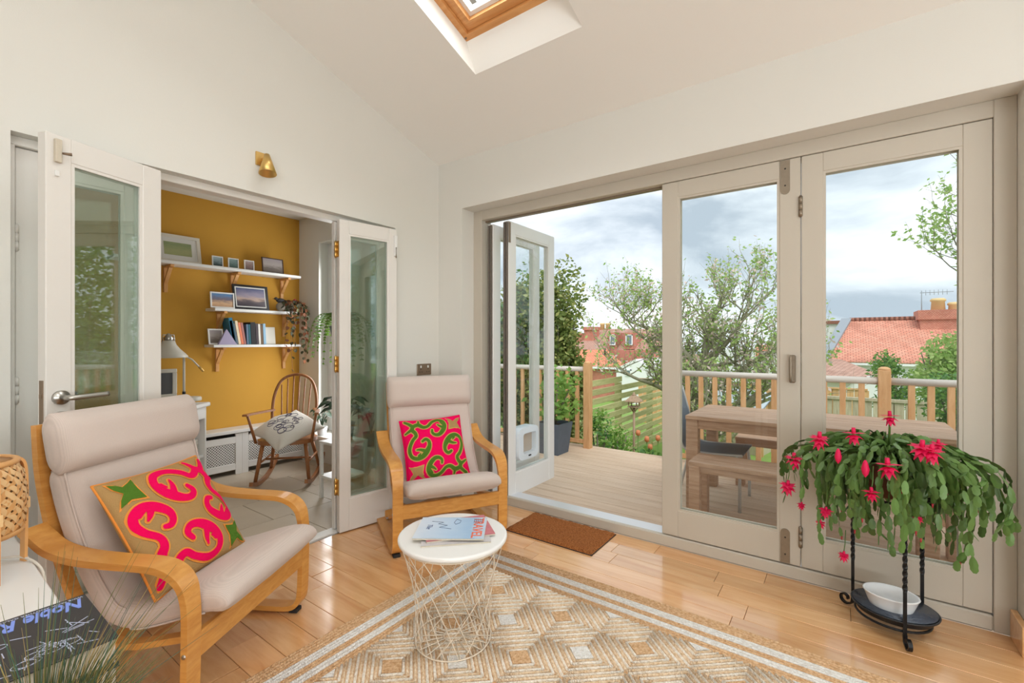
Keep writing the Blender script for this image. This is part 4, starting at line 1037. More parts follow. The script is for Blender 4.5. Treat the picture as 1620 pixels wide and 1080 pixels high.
# ---- woven bamboo lamp
plain('bamboo', srgb(222, 166, 104), 0.5, var=0.12, vscale=30, rnd=0.1); plain('bamboo_light', srgb(234, 194, 140), 0.5, var=0.1, vscale=40)
LC = (-1.835, 0.128)
rl = thing('bamboo_lamp', 'woven bamboo lantern lamp on four legs at the table corner', 'lamp', (LC[0], LC[1], TZ+0.0005))
prof = [(0.0, 0.105), (0.07, 0.105), (0.098, 0.112), (0.109, 0.13), (0.112, 0.2), (0.107, 0.26), (0.092, 0.295), (0.06, 0.31), (0.0, 0.31)]
def lr(z):
    for (r0, z0), (r1, z1) in zip(prof[2:], prof[3:]):
        if z0 <= z <= z1: return r0+(r1-r0)*(z-z0)/(z1-z0)
    return 0.1
wv = [MB(), MB()]
for fam, sgn in ((0, 1), (1, -1)):
    for i in range(26):
        a0 = 2*pi*i/26; P = []
        for k in range(13):
            z = 0.113+0.18*k/12; a = a0+sgn*(k/12)*1.7; r = lr(z)+0.0016*(1 if (k+i) % 2 else -1)*sgn; P.append((r, a, z))
        vs = []; fs = []
        for r, a, z in P:
            for e in (-1, 1): aa = a+e*0.047; vs.append((r*cos(aa), r*sin(aa), z-e*sgn*0.004))
        for k in range(12): fs.append((2*k, 2*k+1, 2*k+3, 2*k+2))
        wv[fam].add(vs, fs, 0, True)
for w_, mm in zip(wv, ('bamboo', 'bamboo_light')): w_.build('weave', mm, rl, kind='stuff')
for z, r in ((0.112, 0.10), (0.298, 0.092)):
    MB().tube([(r*cos(2*pi*i/28), r*sin(2*pi*i/28), z) for i in range(28)], 0.008, 8, closed=True).build('rim_hoop', 'bamboo', rl)
MB().lathe([(0.0, 0.302), (0.09, 0.300)], 24).build('top_disc', 'bamboo', rl); MB().lathe([(0.0, 0.114), (0.098, 0.112)], 24).build('bottom_disc', 'bamboo', rl)
for k in range(4):
    a = radians(20+90*k); c, s = cos(a), sin(a)
    MB().sweep(spline([(0.088*c, 0.088*s, 0.302), (0.112*c, 0.112*s, 0.285), (0.119*c, 0.119*s, 0.24), (0.119*c, 0.119*s, 0.14), (0.117*c, 0.117*s, 0.0)], 4), (-s, c, 0), 0.02, 0.007).build('leg', 'bamboo', rl)
    B((-0.013, -0.005, 0.15), (0.013, 0.006, 0.18)).build('binding', 'bamboo_light', rl, (0.119*c, 0.119*s, 0), (0, 0, a-pi/2))
MB().tube([(0.08*cos(2*pi*i/24)*1.0, 0.02*sin(2*pi*i/24)-0.02, 0.30+abs(0.02*sin(2*pi*i/24))) for i in range(24)], 0.006, 6, closed=True).build('top_handle', 'bamboo_light', rl)
# ---- cable, dark screen behind the lamp
cb = thing('cable', 'pale cable curling off the white table behind the lamp', 'cable')
MB().tube(spline([(-2.35, 0.05, TZ+0.006), (-2.15, 0.12, TZ+0.006), (-1.95, 0.19, TZ+0.006), (-1.88, 0.235, TZ+0.010), (-1.80, 0.262, TZ-0.01), (-1.78, 0.268, TZ-0.08), (-1.86, 0.268, TZ-0.13)], 6), 0.0035, 6).build('cord', 'paper', cb)
sg = onZ(28, 742, 0.83)
tvx = thing('screen', 'dark grey screen edge standing behind the bamboo lamp', 'screen', (-2.165, 0.02, TZ))
plain('graphite', srgb(84, 86, 88), 0.4)
B((-0.005, -0.30, 0.012), (0.010, 0.165, 0.268), 0.002).build('panel', 'graphite', tvx); B((-0.08, -0.2, 0.0005), (0.06, 0.1, 0.012), 0.003).build('foot', 'graphite', tvx)

# ---- ornamental grass and succulent in front of the books
gp = thing('grass_plant', 'wispy ornamental grass in a small pot in the near corner', 'plant', (-0.80, 0.115, TZ+0.0005))
MB().lathe([(0.0, 0.0), (0.04, 0.0), (0.052, 0.085), (0.055, 0.09), (0.050, 0.09), (0.047, 0.075), (0.0, 0.075)], 24).build('pot', 'ceramic_white', gp)
MB().lathe([(0.0, 0.0755), (0.0472, 0.0755)], 16).build('soil', 'soil', gp)
gr_ = random.Random(11)
plain('grass_teal', srgb(88, 128, 104), 0.6, trans=0.3, rnd=0.2); plain('grass_straw', srgb(196, 170, 110), 0.7, trans=0.3)
gm = MB()
for i in range(900):
    a = gr_.uniform(0, 2*pi); r0 = 0.045*sqrt(gr_.random()); h = gr_.uniform(0.05, 0.15) if i % 12 else gr_.uniform(0.14, 0.25); sp_ = gr_.uniform(0.01, 0.09) if i % 12 else gr_.uniform(0.03, 0.16)
    lean = Vector((cos(a)+0.15, sin(a)+0.05, 0)); p0_ = Vector((r0*cos(a), r0*sin(a), 0.076))
    P = [p0_, p0_+lean*sp_*0.25+Vector((0, 0, h*0.5)), p0_+lean*sp_+Vector((0, 0, h))]
    P = spline(P, 3); w = gr_.uniform(0.0005, 0.0010)
    gm.tube(P, [w, w*1.0, w*0.95, w*0.9, w*0.7, w*0.45, w*0.2], 3, gr_.choice([0, 0, 0, 1, 1, 2]), caps=False)
gm.build('grass_blades', ['grass_blade', 'grass_teal', 'grass_straw'], gp, kind='stuff')
su = thing('succulent', 'pale grey green succulent at the lower left edge', 'plant', (-0.905, -0.018, TZ+0.148))
su.location = (-0.80, 0.0, TZ+0.0005)
MB().lathe([(0.0, 0.0), (0.035, 0.0), (0.042, 0.07), (0.038, 0.07), (0.036, 0.06), (0.0, 0.06)], 20).build('pot', 'ceramic_white', su)
for k in range(16):
    a = k*2.4; el = 0.25+0.06*k; L = 0.07-0.001*k; d = Vector((cos(a)*cos(el), sin(a)*cos(el), sin(el)))
    M_ = Matrix.Translation(Vector((0, 0, 0.075+0.006*k))+d*L*0.45) @ d.to_track_quat('X', 'Z').to_matrix().to_4x4()
    MB().ball((0, 0, 0), (L*0.5, 0.013, 0.006), 10, 6, M=M_).build('leaf', 'succulent', su)
MB().tube([(0, 0, 0.06), (0, 0, 0.15)], 0.006, 6).build('stem', 'succulent', su)

# ================================================================== STUDY
def yAt(u, x): return onX(u, 540, x).y
shelf_d = 0.2
def shelf(label, y0, y1, z, brs):
    s = thing('shelf', label, 'shelf', (XS, 0, 0), 0, 'shelves on the yellow wall')
    B((0, y0, z-0.024), (shelf_d, y1, z), 0.002).build('board', 'white_paint', s)
    for by in brs:
        b = MB(); b.box((0, by-0.014, z-0.245), (0.02, by+0.014, z-0.0245), 0, 0.002); b.box((0.02, by-0.014, z-0.044), (0.165, by+0.014, z-0.0245), 0, 0.002)
        b.sweep([(0.012, by, z-0.17), (0.125, by, z-0.042)], (0, 1, 0), 0.026, 0.02)
        b.build('bracket', 'pine_bracket', s)
    return s
ZS1, ZS2, ZS3 = 1.858, 1.494, 1.172
shelf('longest white shelf highest on the yellow wall', 1.02, 2.478, ZS1, (1.40, 1.915, 2.38))
shelf('middle white shelf holding the black framed sunset', 1.70, 2.478, ZS2, (1.80, 2.40))
shelf('lowest white shelf holding the row of books', 1.69, 2.478, ZS3, (1.79, 2.40))
photo('print_map', [(0, srgb(150, 160, 110)), (0.4, srgb(172, 176, 126)), (0.7, srgb(140, 156, 112)), (1, srgb(186, 184, 140))], 8)
photo('print_sea', [(0, srgb(44, 40, 44)), (0.35, srgb(70, 84, 86)), (0.6, srgb(150, 168, 172)), (1, srgb(196, 204, 206))], 8)
photo('print_green_sea', [(0, srgb(60, 64, 60)), (0.4, srgb(92, 116, 112)), (0.7, srgb(140, 160, 158)), (1, srgb(190, 198, 200))], 8)
photo('print_pink', [(0, srgb(70, 60, 64)), (0.5, srgb(140, 116, 112)), (1, srgb(210, 196, 190))], 8)
photo('print_grey', [(0, srgb(84, 72, 66)), (0.35, srgb(120, 110, 104)), (0.55, srgb(170, 160, 156)), (1, srgb(150, 140, 150))], 8)
photo('print_beach', [(0, srgb(150, 92, 70)), (0.35, srgb(214, 176, 140)), (0.55, srgb(120, 110, 120)), (0.75, srgb(96, 134, 176)), (1, srgb(60, 96, 150))], 8)
photo('print_sunset', [(0, srgb(54, 50, 60)), (0.3, srgb(96, 86, 92)), (0.42, srgb(190, 164, 150)), (0.6, srgb(150, 142, 160)), (1, srgb(52, 72, 116))], 3)
plain('frame_black', srgb(26, 24, 26), 0.4); plain('frame_cream', srgb(226, 220, 208), 0.5); plain('frame_brown', srgb(74, 52, 40), 0.5)
plain('mount_white', srgb(228, 226, 222), 0.8)
def frame(label, yc, z, w, h, fw, fm, pm, mount=0.0, x=None, lean=0.12, cat='picture', ry=0.0, group='pictures on the shelves', name='picture_frame'):
    """leans on the yellow wall, facing +x"""
    xx = XS+0.02+h*sin(lean) if x is None else x
    o = thing(name, label, cat, (xx, yc, z+0.0005), 0, group); o.rotation_euler = (0, -lean, ry)
    t = 0.012
    if fw > 0:
        for a, b in (((0, -w/2, 0), (t, w/2, fw)), ((0, -w/2, h-fw), (t, w/2, h)), ((0, -w/2, fw), (t, -w/2+fw, h-fw)), ((0, w/2-fw, fw), (t, w/2, h-fw))): B(a, b, 0.001).build('frame_side', fm, o)
    if mount > 0: B((0.001, -w/2+fw, fw), (0.006, w/2-fw, h-fw)).build('mount', 'mount_white', o)
    e = fw+mount
    pr = MB().box((0.001, -(w/2-e), -(h/2-e)), (0.0075, w/2-e, h/2-e)); pr.build('print', pm, o, (0, 0, h/2))
    B((-0.002, -w/2+0.002, 0.001), (0.001, w/2-0.002, h-0.001)).build('backing', 'paper', o)
    return o
frame('large cream framed green map leaning on the top shelf', 1.475, ZS1, 0.335, 0.25, 0.028, 'frame_cream', 'print_map', 0.04, lean=0.22)
for u, lb, pm in ((344, 'small sea print nearest the map on the top shelf', 'print_sea'), (369, 'small green sea print in the middle of the three on the top shelf', 'print_green_sea'), (394, 'small pinkish print farthest right of the three on the top shelf', 'print_pink')):
    frame(lb, yAt(u, -4.46), ZS1, 0.088, 0.095, 0.008, 'mount_white', pm, x=-4.46, lean=0.1)
frame('dark framed grey seascape at the right end of the top shelf', yAt(432, -4.46), ZS1, 0.205, 0.15, 0.009, 'frame_brown', 'print_grey', x=-4.46, lean=0.14)
frame('white edged beach print on the middle shelf', yAt(352, -4.43), ZS2, 0.195, 0.14, 0.012, 'mount_white', 'print_beach', x=-4.43, lean=0.1)
frame('large black framed sunset over the sea on the middle shelf', yAt(398, -4.46), ZS2, 0.315, 0.235, 0.02, 'frame_black', 'print_sunset', 0.012, x=-4.455, lean=0.2)
frame('grey photo card leaning at the left of the lowest shelf', yAt(342, -4.44), ZS3, 0.12, 0.14, 0.012, 'mount_white', 'print_grey', x=-4.44, lean=0.22, group='pictures on the shelves')
# mauve card folder
plain('mauve', srgb(168, 158, 186), 0.7)
mf = thing('card_folder', 'mauve triangular card folder against the books', 'folder', (-4.43, yAt(358, -4.43), ZS3+0.0005))
MB().add([(0, -0.075, 0), (0, 0.075, 0), (0, -0.005, 0.135), (0.03, -0.072, 0), (0.03, 0.078, 0), (0.015, -0.003, 0.138)], [(0, 2, 1), (3, 4, 5), (0, 1, 4, 3), (1, 2, 5, 4), (2, 0, 3, 5)]).build('card', 'mauve', mf)
bk = [('teal', (44, 120, 150), 0.24, 0.030), ('pale blue', (176, 206, 226), 0.215, 0.022), ('grey', (96, 108, 116), 0.19, 0.018), ('cream', (236, 214, 180), 0.215, 0.02), ('orange', (226, 128, 92), 0.20, 0.02), ('rose brown', (170, 112, 104), 0.2, 0.018), ('slate blue', (92, 116, 140), 0.185, 0.016), ('deep teal', (30, 96, 108), 0.185, 0.016), ('wide black', (26, 24, 28), 0.205, 0.042), ('charcoal', (66, 54, 60), 0.195, 0.02), ('white', (226, 222, 214), 0.19, 0.018), ('brown', (110, 84, 56), 0.185, 0.02), ('sky blue', (146, 186, 214), 0.195, 0.022)]
yb = yAt(363, -4.42)
for i, (cn, c, h, t) in enumerate(bk):
    mm = 'spine_'+cn.replace(' ', '_'); plain(mm, srgb(*c), 0.5, var=0.12, vscale=40)
    lean = 0.16 if i < 6 else 0.05
    o = thing('book', cn+' spined book standing in the row on the lowest shelf', 'book', (-4.42, yb+(0.03 if i == 0 else 0), ZS3+0.001), 0, 'books on the lowest shelf')
    o.rotation_euler = (lean, 0, 0)
    B((-0.14, 0.002, 0.002), (-0.003, t-0.002, h-0.003)).build('pages', 'page_edge', o); cvr = MB(); cvr.box((-0.142, 0, 0), (0, 0.002, h)); cvr.box((-0.142, t-0.002, 0), (0, t, h)); cvr.box((-0.003, 0.002, 0), (0, t-0.002, h))
    cvr.build('cover', mm, o); yb += t+0.003+(0.004 if i == 5 else 0)
np_ = thing('notepad', 'cream notepad standing at the right end of the book row', 'notepad', (-4.44, yAt(427, -4.44), ZS3+0.0005)); np_.rotation_euler = (0, -0.12, 0)
B((0, -0.05, 0), (0.012, 0.05, 0.165), 0.002).build('cover', 'frame_cream', np_); B((0.012, -0.046, 0.006), (0.0135, 0.046, 0.15)).build('page', 'paper', np_)
# bird ornament
bd = thing('bird_ornament', 'small dark bird ornament on a pale stone on the middle shelf', 'ornament', (-4.45, yAt(444, -4.45), ZS2+0.0005)); plain('bird_dark', srgb(38, 36, 36), 0.6); plain('stone', srgb(150, 140, 126), 0.8, var=0.2)
MB().ball((0, 0.0, 0.045), (0.03, 0.045, 0.045), 10, 8).build('stone', 'stone', bd)
MB().ball((0, 0.0, 0.105), (0.02, 0.045, 0.024), 12, 8).ball((0, -0.045, 0.122), (0.015, 0.018, 0.015), 10, 6).tube([(0, -0.06, 0.122), (0, -0.078, 0.118)], [0.005, 0.001], 6).tube([(0, 0.035, 0.105), (0, 0.085, 0.09)], [0.014, 0.006], 6).build('bird', 'bird_dark', bd)
# trailing plant
hp_ = thing('trailing_plant', 'trailing plant with dark heart leaves on the middle shelf', 'plant', (-4.49, 2.40, ZS2+0.0005))
MB().lathe([(0.0, 0.0), (0.04, 0.0), (0.052, 0.085), (0.055, 0.09), (0.048, 0.09), (0.046, 0.075), (0.0, 0.075)], 20).build('pot', 'stone', hp_)
plain('vine_leaf', srgb(70, 72, 46), 0.6, rnd=0.35, var=0.2, vscale=20, trans=0.1); plain('vine_brown', srgb(128, 78, 50), 0.6, rnd=0.3)
hr = random.Random(9)
def leafm(s, mat):
    return MB().add([(0, 0, 0), (-0.5*s, -0.3*s, 0.03*s), (-0.42*s, -0.75*s, 0.0), (0, -1.15*s, -0.08*s), (0.42*s, -0.75*s, 0.0), (0.5*s, -0.3*s, 0.03*s), (0, -0.5*s, -0.06*s)], [(0, 1, 6), (1, 2, 6), (2, 3, 6), (3, 4, 6), (4, 5, 6), (5, 0, 6)], 0, True).mesh('leaf', mat)
lms = [leafm(0.042, 'vine_leaf'), leafm(0.034, 'vine_leaf'), leafm(0.036, 'vine_brown')]
MB().tube([(0.01, 0.03, 0.08), (0.05, 0.045, 0.12)], 0.02, 8).build('red_bloom', 'cactus_bud', hp_)
for i in range(15):
    a = hr.uniform(-1.4, 1.5); L = hr.uniform(0.18, 0.62)
    sx_ = 0.11*cos(a)+0.03; sy_ = 0.10*sin(a)
    P = spline([(0, 0, 0.08), (sx_*0.6, sy_*0.7, 0.115), (sx_+0.07, sy_, 0.04), (sx_+0.085, sy_*1.05, -0.12), (sx_+0.08+hr.uniform(-.02, .02), min(0.1, sy_*1.1+hr.uniform(-.03, .03)), -L)], 8)
    MB().tube(P, 0.0016, 4).build('vine', 'vine_brown', hp_)
    for k in range(3, len(P), 2):
        o = link('leaf', hr.choice(lms), hp_, P[k]+Vector((hr.uniform(-.01, .01), hr.uniform(-.02, .02), 0)), (hr.uniform(0.6, 1.6), hr.uniform(-.5, .5), hr.uniform(0, 6.28)))
# ---- desk, lamp, screen, papers
D0 = Vector((-3.97, 1.485)); dd = Vector((-0.687, 0.726)); dp = Vector((-0.726, -0.687))
dang = math.atan2(-dd.y, -dd.x)        # local +x runs from the far corner towards the camera side
ds = thing('desk', 'white study desk with open shelves at its end', 'desk', (D0.x, D0.y, 0), dang)
# local: x along the front edge, y = away from the front (behind)
sgn = 1 if Vector((-sin(dang), cos(dang))).dot(dp) > 0 else -1
def DBx(a, b, bev, nm, mt): return B((a[0], sgn*a[1], a[2]), (b[0], sgn*b[1], b[2]), bev).build(nm, mt, ds)
DBx((-0.02, -0.01, 0.70), (0.95, 0.40, 0.73), 0.006, 'top', 'white_paint')
DBx((0.0, 0.012, 0.0), (0.02, 0.39, 0.70), 0.002, 'side_panel', 'white_paint'); DBx((0.36, 0.012, 0.0), (0.38, 0.39, 0.70), 0.002, 'side_panel', 'white_paint'); DBx((0.9, 0.012, 0.0), (0.92, 0.39, 0.70), 0.002, 'side_panel', 'white_paint')
DBx((0.02, 0.012, 0.61), (0.36, 0.03, 0.70), 0.002, 'apron', 'white_paint'); DBx((0.38, 0.012, 0.61), (0.9, 0.03, 0.70), 0.002, 'apron', 'white_paint')
DBx((0.02, 0.02, 0.31), (0.36, 0.385, 0.33), 0.002, 'shelf', 'white_paint'); DBx((0.02, 0.37, 0.0), (0.36, 0.388, 0.70), 0.001, 'back_panel', 'white_paint')
def desk_pt(x, y, z): return Vector((D0.x, D0.y, z))+Vector((-dd.x, -dd.y, 0))*x+Vector((dp.x, dp.y, 0))*y
plain('red_plastic', srgb(222, 40, 40), 0.35)
pt = thing('paper_stack', 'stack of white papers in the open desk shelf', 'papers', desk_pt(0.19, 0.19, 0.3305), dang)
for k in range(9): B((-0.15+0.003*(k % 3), -0.14, 0.014*k), (0.15-0.004*(k % 2), 0.14, 0.014*k+0.012)).build('sheet_pad', 'paper', pt)
rd = thing('red_box', 'red plastic stapler box on the papers in the desk', 'box', desk_pt(0.2, 0.16, 0.4575), dang)
B((-0.09, -0.05, 0), (0.09, 0.05, 0.035), 0.006).build('body', 'red_plastic', rd); B((-0.06, -0.03, 0.035), (0.05, 0.03, 0.06), 0.006).build('lid', 'red_plastic', rd)
plain('lamp_grey', srgb(206, 202, 190), 0.4)
lb_ = onZ(299, 632, 0.732); lb_ = Vector((-4.22, 1.50, 0.7305)); lu = yAt(299, -4.2)
dl = thing('desk_lamp', 'off white metal desk lamp with a dome shade', 'lamp', (-4.18, yAt(300, -4.18), 0.7305))
lpx = -0.0
MB().lathe([(0.0, 0.0), (0.078, 0.0), (0.08, 0.004), (0.08, 0.024), (0.074, 0.03), (0.0, 0.03)], 32).build('base', 'lamp_grey', dl)
pv = Vector((-0.02, -0.032, 0))
MB().tube([pv+Vector((0, 0, 0.03)), pv+Vector((0, 0, 0.36))], 0.009, 10).build('pole', 'lamp_grey', dl)
MB().tube([pv+Vector((0, 0, 0.055)), pv+Vector((0, 0, 0.075))], 0.012, 10).build('collar', 'black_plastic', dl)
MB().tube([pv+Vector((0, 0, 0.36)), pv+Vector((0.02, 0.05, 0.325)), pv+Vector((0.05, 0.105, 0.245))], 0.006, 8).build('arm', 'lamp_grey', dl)
MB().tube([pv+Vector((0.042, 0.09, 0.268)), pv+Vector((0.055, 0.115, 0.23))], 0.009, 8).build('counterweight', 'brass', dl)
sh_c = pv+Vector((0.01, -0.105, 0.345))
MB().tube([pv+Vector((0, 0, 0.36)), sh_c+Vector((0, 0.06, 0.06))], 0.006, 8).build('arm', 'lamp_grey', dl)
MB().lathe([(0.126, 0.0), (0.124, 0.012), (0.105, 0.035), (0.075, 0.065), (0.05, 0.10), (0.04, 0.13), (0.0, 0.135), (0.0, 0.13), (0.037, 0.126), (0.047, 0.097), (0.072, 0.062), (0.102, 0.032), (0.121, 0.01)], 32, sh_c, M=None).build('shade', 'lamp_grey', dl)
MB().lathe([(0.028, 0.13), (0.032, 0.15), (0.022, 0.165), (0.01, 0.185), (0.0, 0.187)], 16, sh_c).tube([sh_c+Vector((0, -0.04, 0.12)), sh_c+Vector((0, -0.035, 0.175)), sh_c+Vector((0, 0.035, 0.175)), sh_c+Vector((0, 0.04, 0.12))], 0.005, 6).build('socket_cap', 'steel', dl)
mn = thing('monitor', 'small white framed screen standing on the desk', 'screen', (-4.26, yAt(262, -4.26)-0.02, 0.7305), 0.0)
for a, b in (((0, -0.2, 0.02), (0.02, 0.09, 0.06)), ((0, -0.2, 0.225), (0.02, 0.09, 0.255)), ((0, 0.06, 0.06), (0.02, 0.09, 0.225)), ((0, -0.2, 0.06), (0.02, -0.17, 0.225))): B(a, b, 0.004).build('bezel', 'lamp_grey', mn)
B((0.002, -0.17, 0.06), (0.014, 0.06, 0.225)).build('screen', 'graphite', mn); B((-0.08, -0.12, 0.0), (0.04, 0.0, 0.02), 0.004).build('foot', 'lamp_grey', mn)
# ---- radiator cover
XC = -4.42
rc = thing('radiator_cover', 'long white radiator cover with lattice panels under the yellow wall', 'radiator cover', (0, 0, 0))
RZT = 0.405
B((XS+0.002, 0.2, RZT-0.03), (XC+0.02, YE-0.01, RZT), 0.004).build('top', 'radiator_white', rc)
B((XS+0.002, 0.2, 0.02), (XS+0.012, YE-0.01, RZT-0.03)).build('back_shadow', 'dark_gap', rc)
yc0 = 0.2; bays = []; yv = YE-0.01
edges = [YE-0.01, 1.93, 1.42, 0.82, 0.2]
for a, b in zip(edges[1:], edges[:-1]):
    # frame of the bay
    B((XC-0.014, a, 0.0), (XC, a+0.055, RZT-0.035), 0.002).build('stile', 'radiator_white', rc); B((XC-0.014, b-0.055, 0.0), (XC, b, RZT-0.035), 0.002).build('stile', 'radiator_white', rc)
    B((XC-0.014, a+0.055, 0.285), (XC, b-0.055, RZT-0.062), 0.002).build('rail', 'radiator_white', rc); B((XC-0.014, a+0.055, 0.045), (XC, b-0.055, 0.10), 0.002).build('rail', 'radiator_white', rc)
    g = MB(); y0, y1, z0, z1 = a+0.05, b-0.05, 0.095, 0.29; pit = 0.0165
    H = z1-z0
    k = y0-H
    while k < y1:
        for sg_ in (1, -1):
            pA = (k, z0) if sg_ > 0 else (k, z1); pB = (k+H, z1) if sg_ > 0 else (k+H, z0)
            t0 = max(0.0, (y0-pA[0])/H); t1 = min(1.0, (y1-pA[0])/H)
            if t1 > t0+0.02:
                q0 = (pA[0]+H*t0, pA[1]+(pB[1]-pA[1])*t0); q1 = (pA[0]+H*t1, pA[1]+(pB[1]-pA[1])*t1)
                g.sweep([(XC-0.008+0.001*sg_, q0[0], q0[1]), (XC-0.008+0.001*sg_, q1[0], q1[1])], (1, 0, 0), 0.004, 0.0062)
        k += pit*sqrt(2)
    g.build('lattice_panel', 'radiator_white', rc, kind='stuff')
# ---- rocking chair
rkC = Vector((-3.88, 2.075)); rkF = Vector((0.74, -0.67)).normalized(); rka = math.atan2(rkF.y, rkF.x)-pi/2
rk = thing('rocking_chair', 'elm stick back rocking chair in the study', 'rocking chair', (rkC.x, rkC.y, 0), rka)
for s in (-1, 1):
    P = [(s*0.205, 0.30-0.72*i/16, 0.014+0.30*((i-6.5)/16)**2) for i in range(17)]
    MB().sweep(P, (1, 0, 0), 0.026, 0.032).build('rocker', 'elm', rk)
    MB().tube([(s*0.205, 0.20, 0.05), (s*0.165, 0.14, 0.352)], [0.014, 0.017], 10).build('leg', 'elm', rk); MB().tube([(s*0.205, -0.22, 0.045), (s*0.15, -0.13, 0.345)], [0.013, 0.016], 10).build('leg', 'elm', rk)
    MB().tube([(s*0.19, 0.17, 0.19), (s*0.19, -0.19, 0.19)], 0.009, 8).build('side_stretcher', 'elm', rk)
    MB().tube([(s*0.215, 0.15, 0.36), (s*0.262, 0.205, 0.60)], [0.013, 0.010], 8).build('arm_post', 'elm', rk)
    MB().sweep(spline([(s*0.175, -0.185, 0.585), (s*0.23, 0.0, 0.592), (s*0.268, 0.18, 0.60), (s*0.272, 0.235, 0.602)], 5), (0, 0, 1), 0.016, 0.036).build('arm', 'elm', rk)
MB().tube([(-0.19, 0.0, 0.19), (0.19, 0.0, 0.19)], 0.009, 8).build('stretcher', 'elm', rk)
MB().prism([(0.22*abs(cos(a))**0.75*(1 if cos(a) > 0 else -1)*(1.06 if sin(a) > 0 else 0.92), 0.205*abs(sin(a))**0.75*(1 if sin(a) > 0 else -1)) for a in [2*pi*i/32 for i in range(32)]], 0.342, 0.376).build('seat', 'elm', rk)
bowp = spline([(-0.165, -0.15, 0.375), (-0.185, -0.185, 0.55), (-0.175, -0.225, 0.72), (-0.12, -0.262, 0.85), (0, -0.278, 0.895), (0.12, -0.262, 0.85), (0.175, -0.225, 0.72), (0.185, -0.185, 0.55), (0.165, -0.15, 0.375)], 6)
MB().tube(bowp, 0.0125, 10).build('back_bow', 'elm', rk)
for i in range(6):
    x = -0.125+0.05*i; zt_ = 0.885-0.9*(x**2)*5.5; MB().tube([(x*0.82, -0.16, 0.375), (x, -0.16-0.115*(zt_-0.375)/0.5, zt_)], 0.006, 8).build('spindle', 'elm', rk)
# white pillow with dark print on the rocker
pw_ = bpy.data.objects.new('pillow', None); COL.objects.link(pw_); tag(pw_, 'white pillow with a dark printed motif on the rocking chair', 'pillow')
pw_.matrix_world = Matrix.Translation((rkC.x+rkF.x*0.05, rkC.y+rkF.y*0.05, 0.465)) @ Matrix.Rotation(rka, 4, 'Z') @ Matrix.Rotation(radians(-24), 4, 'X') @ Matrix.Rotation(radians(45), 4, 'Z')
S_ = 0.215; T_ = 0.06; n_ = 20; g_ = [sin(pi/2*(-1+2*i/n_)) for i in range(n_+1)]
def psurf(u, v, o=0, sd=1):
    h = max(0, 1-u*u)*max(0, 1-v*v); dz = -0.05*max(0, (abs(u)+abs(v)-0.9))*(0.9 if u-v > 0 else 0.3)
    return Vector((S_*u*(1-0.06*(1-v*v)*u*u), S_*v*(1-0.06*(1-u*u)*v*v), sd*(T_*h**0.45)+o+dz))
pm_ = MB()
for sd in (1, -1):
    pm_.add([psurf(u, v, 0, sd) for v in g_ for u in g_], [((i*(n_+1)+j), (i*(n_+1)+j+1), ((i+1)*(n_+1)+j+1), ((i+1)*(n_+1)+j)) if sd > 0 else ((i*(n_+1)+j), ((i+1)*(n_+1)+j), ((i+1)*(n_+1)+j+1), (i*(n_+1)+j+1)) for i in range(n_) for j in range(n_)], 0, True)
pm_.build('cover', 'cotton', pw_)
plain('print_ink', srgb(92, 86, 112), 0.9)
ik = MB(); pr_ = random.Random(4)
for i in range(26):
    u0, v0 = pr_.uniform(-0.55, 0.5), pr_.uniform(-0.5, 0.55); r = pr_.uniform(0.06, 0.2)
    ik.tube([psurf(u0+r*cos(2*pi*k/12), v0+r*sin(2*pi*k/12)*0.8, 0.0012) for k in range(12)], 0.0022, 4, closed=True)
ik.build('printed_motif', 'print_ink', pw_, kind='stuff')
# ---- plants on the study window sill
plain('fern_green', srgb(106, 146, 56), 0.6, rnd=0.2, trans=0.3); plain('leaf_dark', srgb(44, 74, 44), 0.45, rnd=0.2, trans=0.1); plain('pot_grey', srgb(120, 134, 136), 0.5); plain('spathe_red', srgb(190, 70, 50), 0.4)
fn = thing('hanging_fern', 'green fern hanging in the study window', 'plant', (-3.44, 2.28, 1.33)); 
MB().lathe([(0.0, -0.12), (0.06, -0.12), (0.085, 0.0), (0.08, 0.0), (0.0, -0.02)], 20).build('pot', 'pot_grey', fn)
MB().tube([(0.08, 0, 0), (0, 0, 0.4), (0, 0, 1.138)], 0.002, 4).tube([(-0.08, 0, 0), (0, 0, 0.4)], 0.002, 4).build('hanger', 'steel', fn)
fr_ = random.Random(8)
for i in range(26):
    a = 2*pi*i/26+fr_.uniform(-.1, .1); L = fr_.uniform(0.3, 0.47); dn = fr_.uniform(0.05, 0.34); d = Vector((cos(a), sin(a)*0.42, 0)); s = Vector((-sin(a), cos(a)*0.42, 0)).normalized()
    P = spline([Vector((0, 0, 0)), d*L*0.4+Vector((0, 0, 0.11)), d*L*0.8+Vector((0, 0, 0.04)), d*L+Vector((0, 0, -dn))], 6); fm = MB(); fm.tube(P, 0.0015, 4)
    for k in range(2, len(P)):
        w = 0.06*(1-0.75*k/len(P))
        for sd in (-1, 1):
            q = P[k]; t_ = (P[k]-P[k-1]).normalized()*0.008
            fm.add([q-t_, q+t_, q+t_*0.6+s*sd*w-Vector((0, 0, 0.006)), q-t_*0.6+s*sd*w*0.9-Vector((0, 0, 0.006))], [(0, 1, 2, 3)])
    fm.build('frond', 'fern_green', fn)
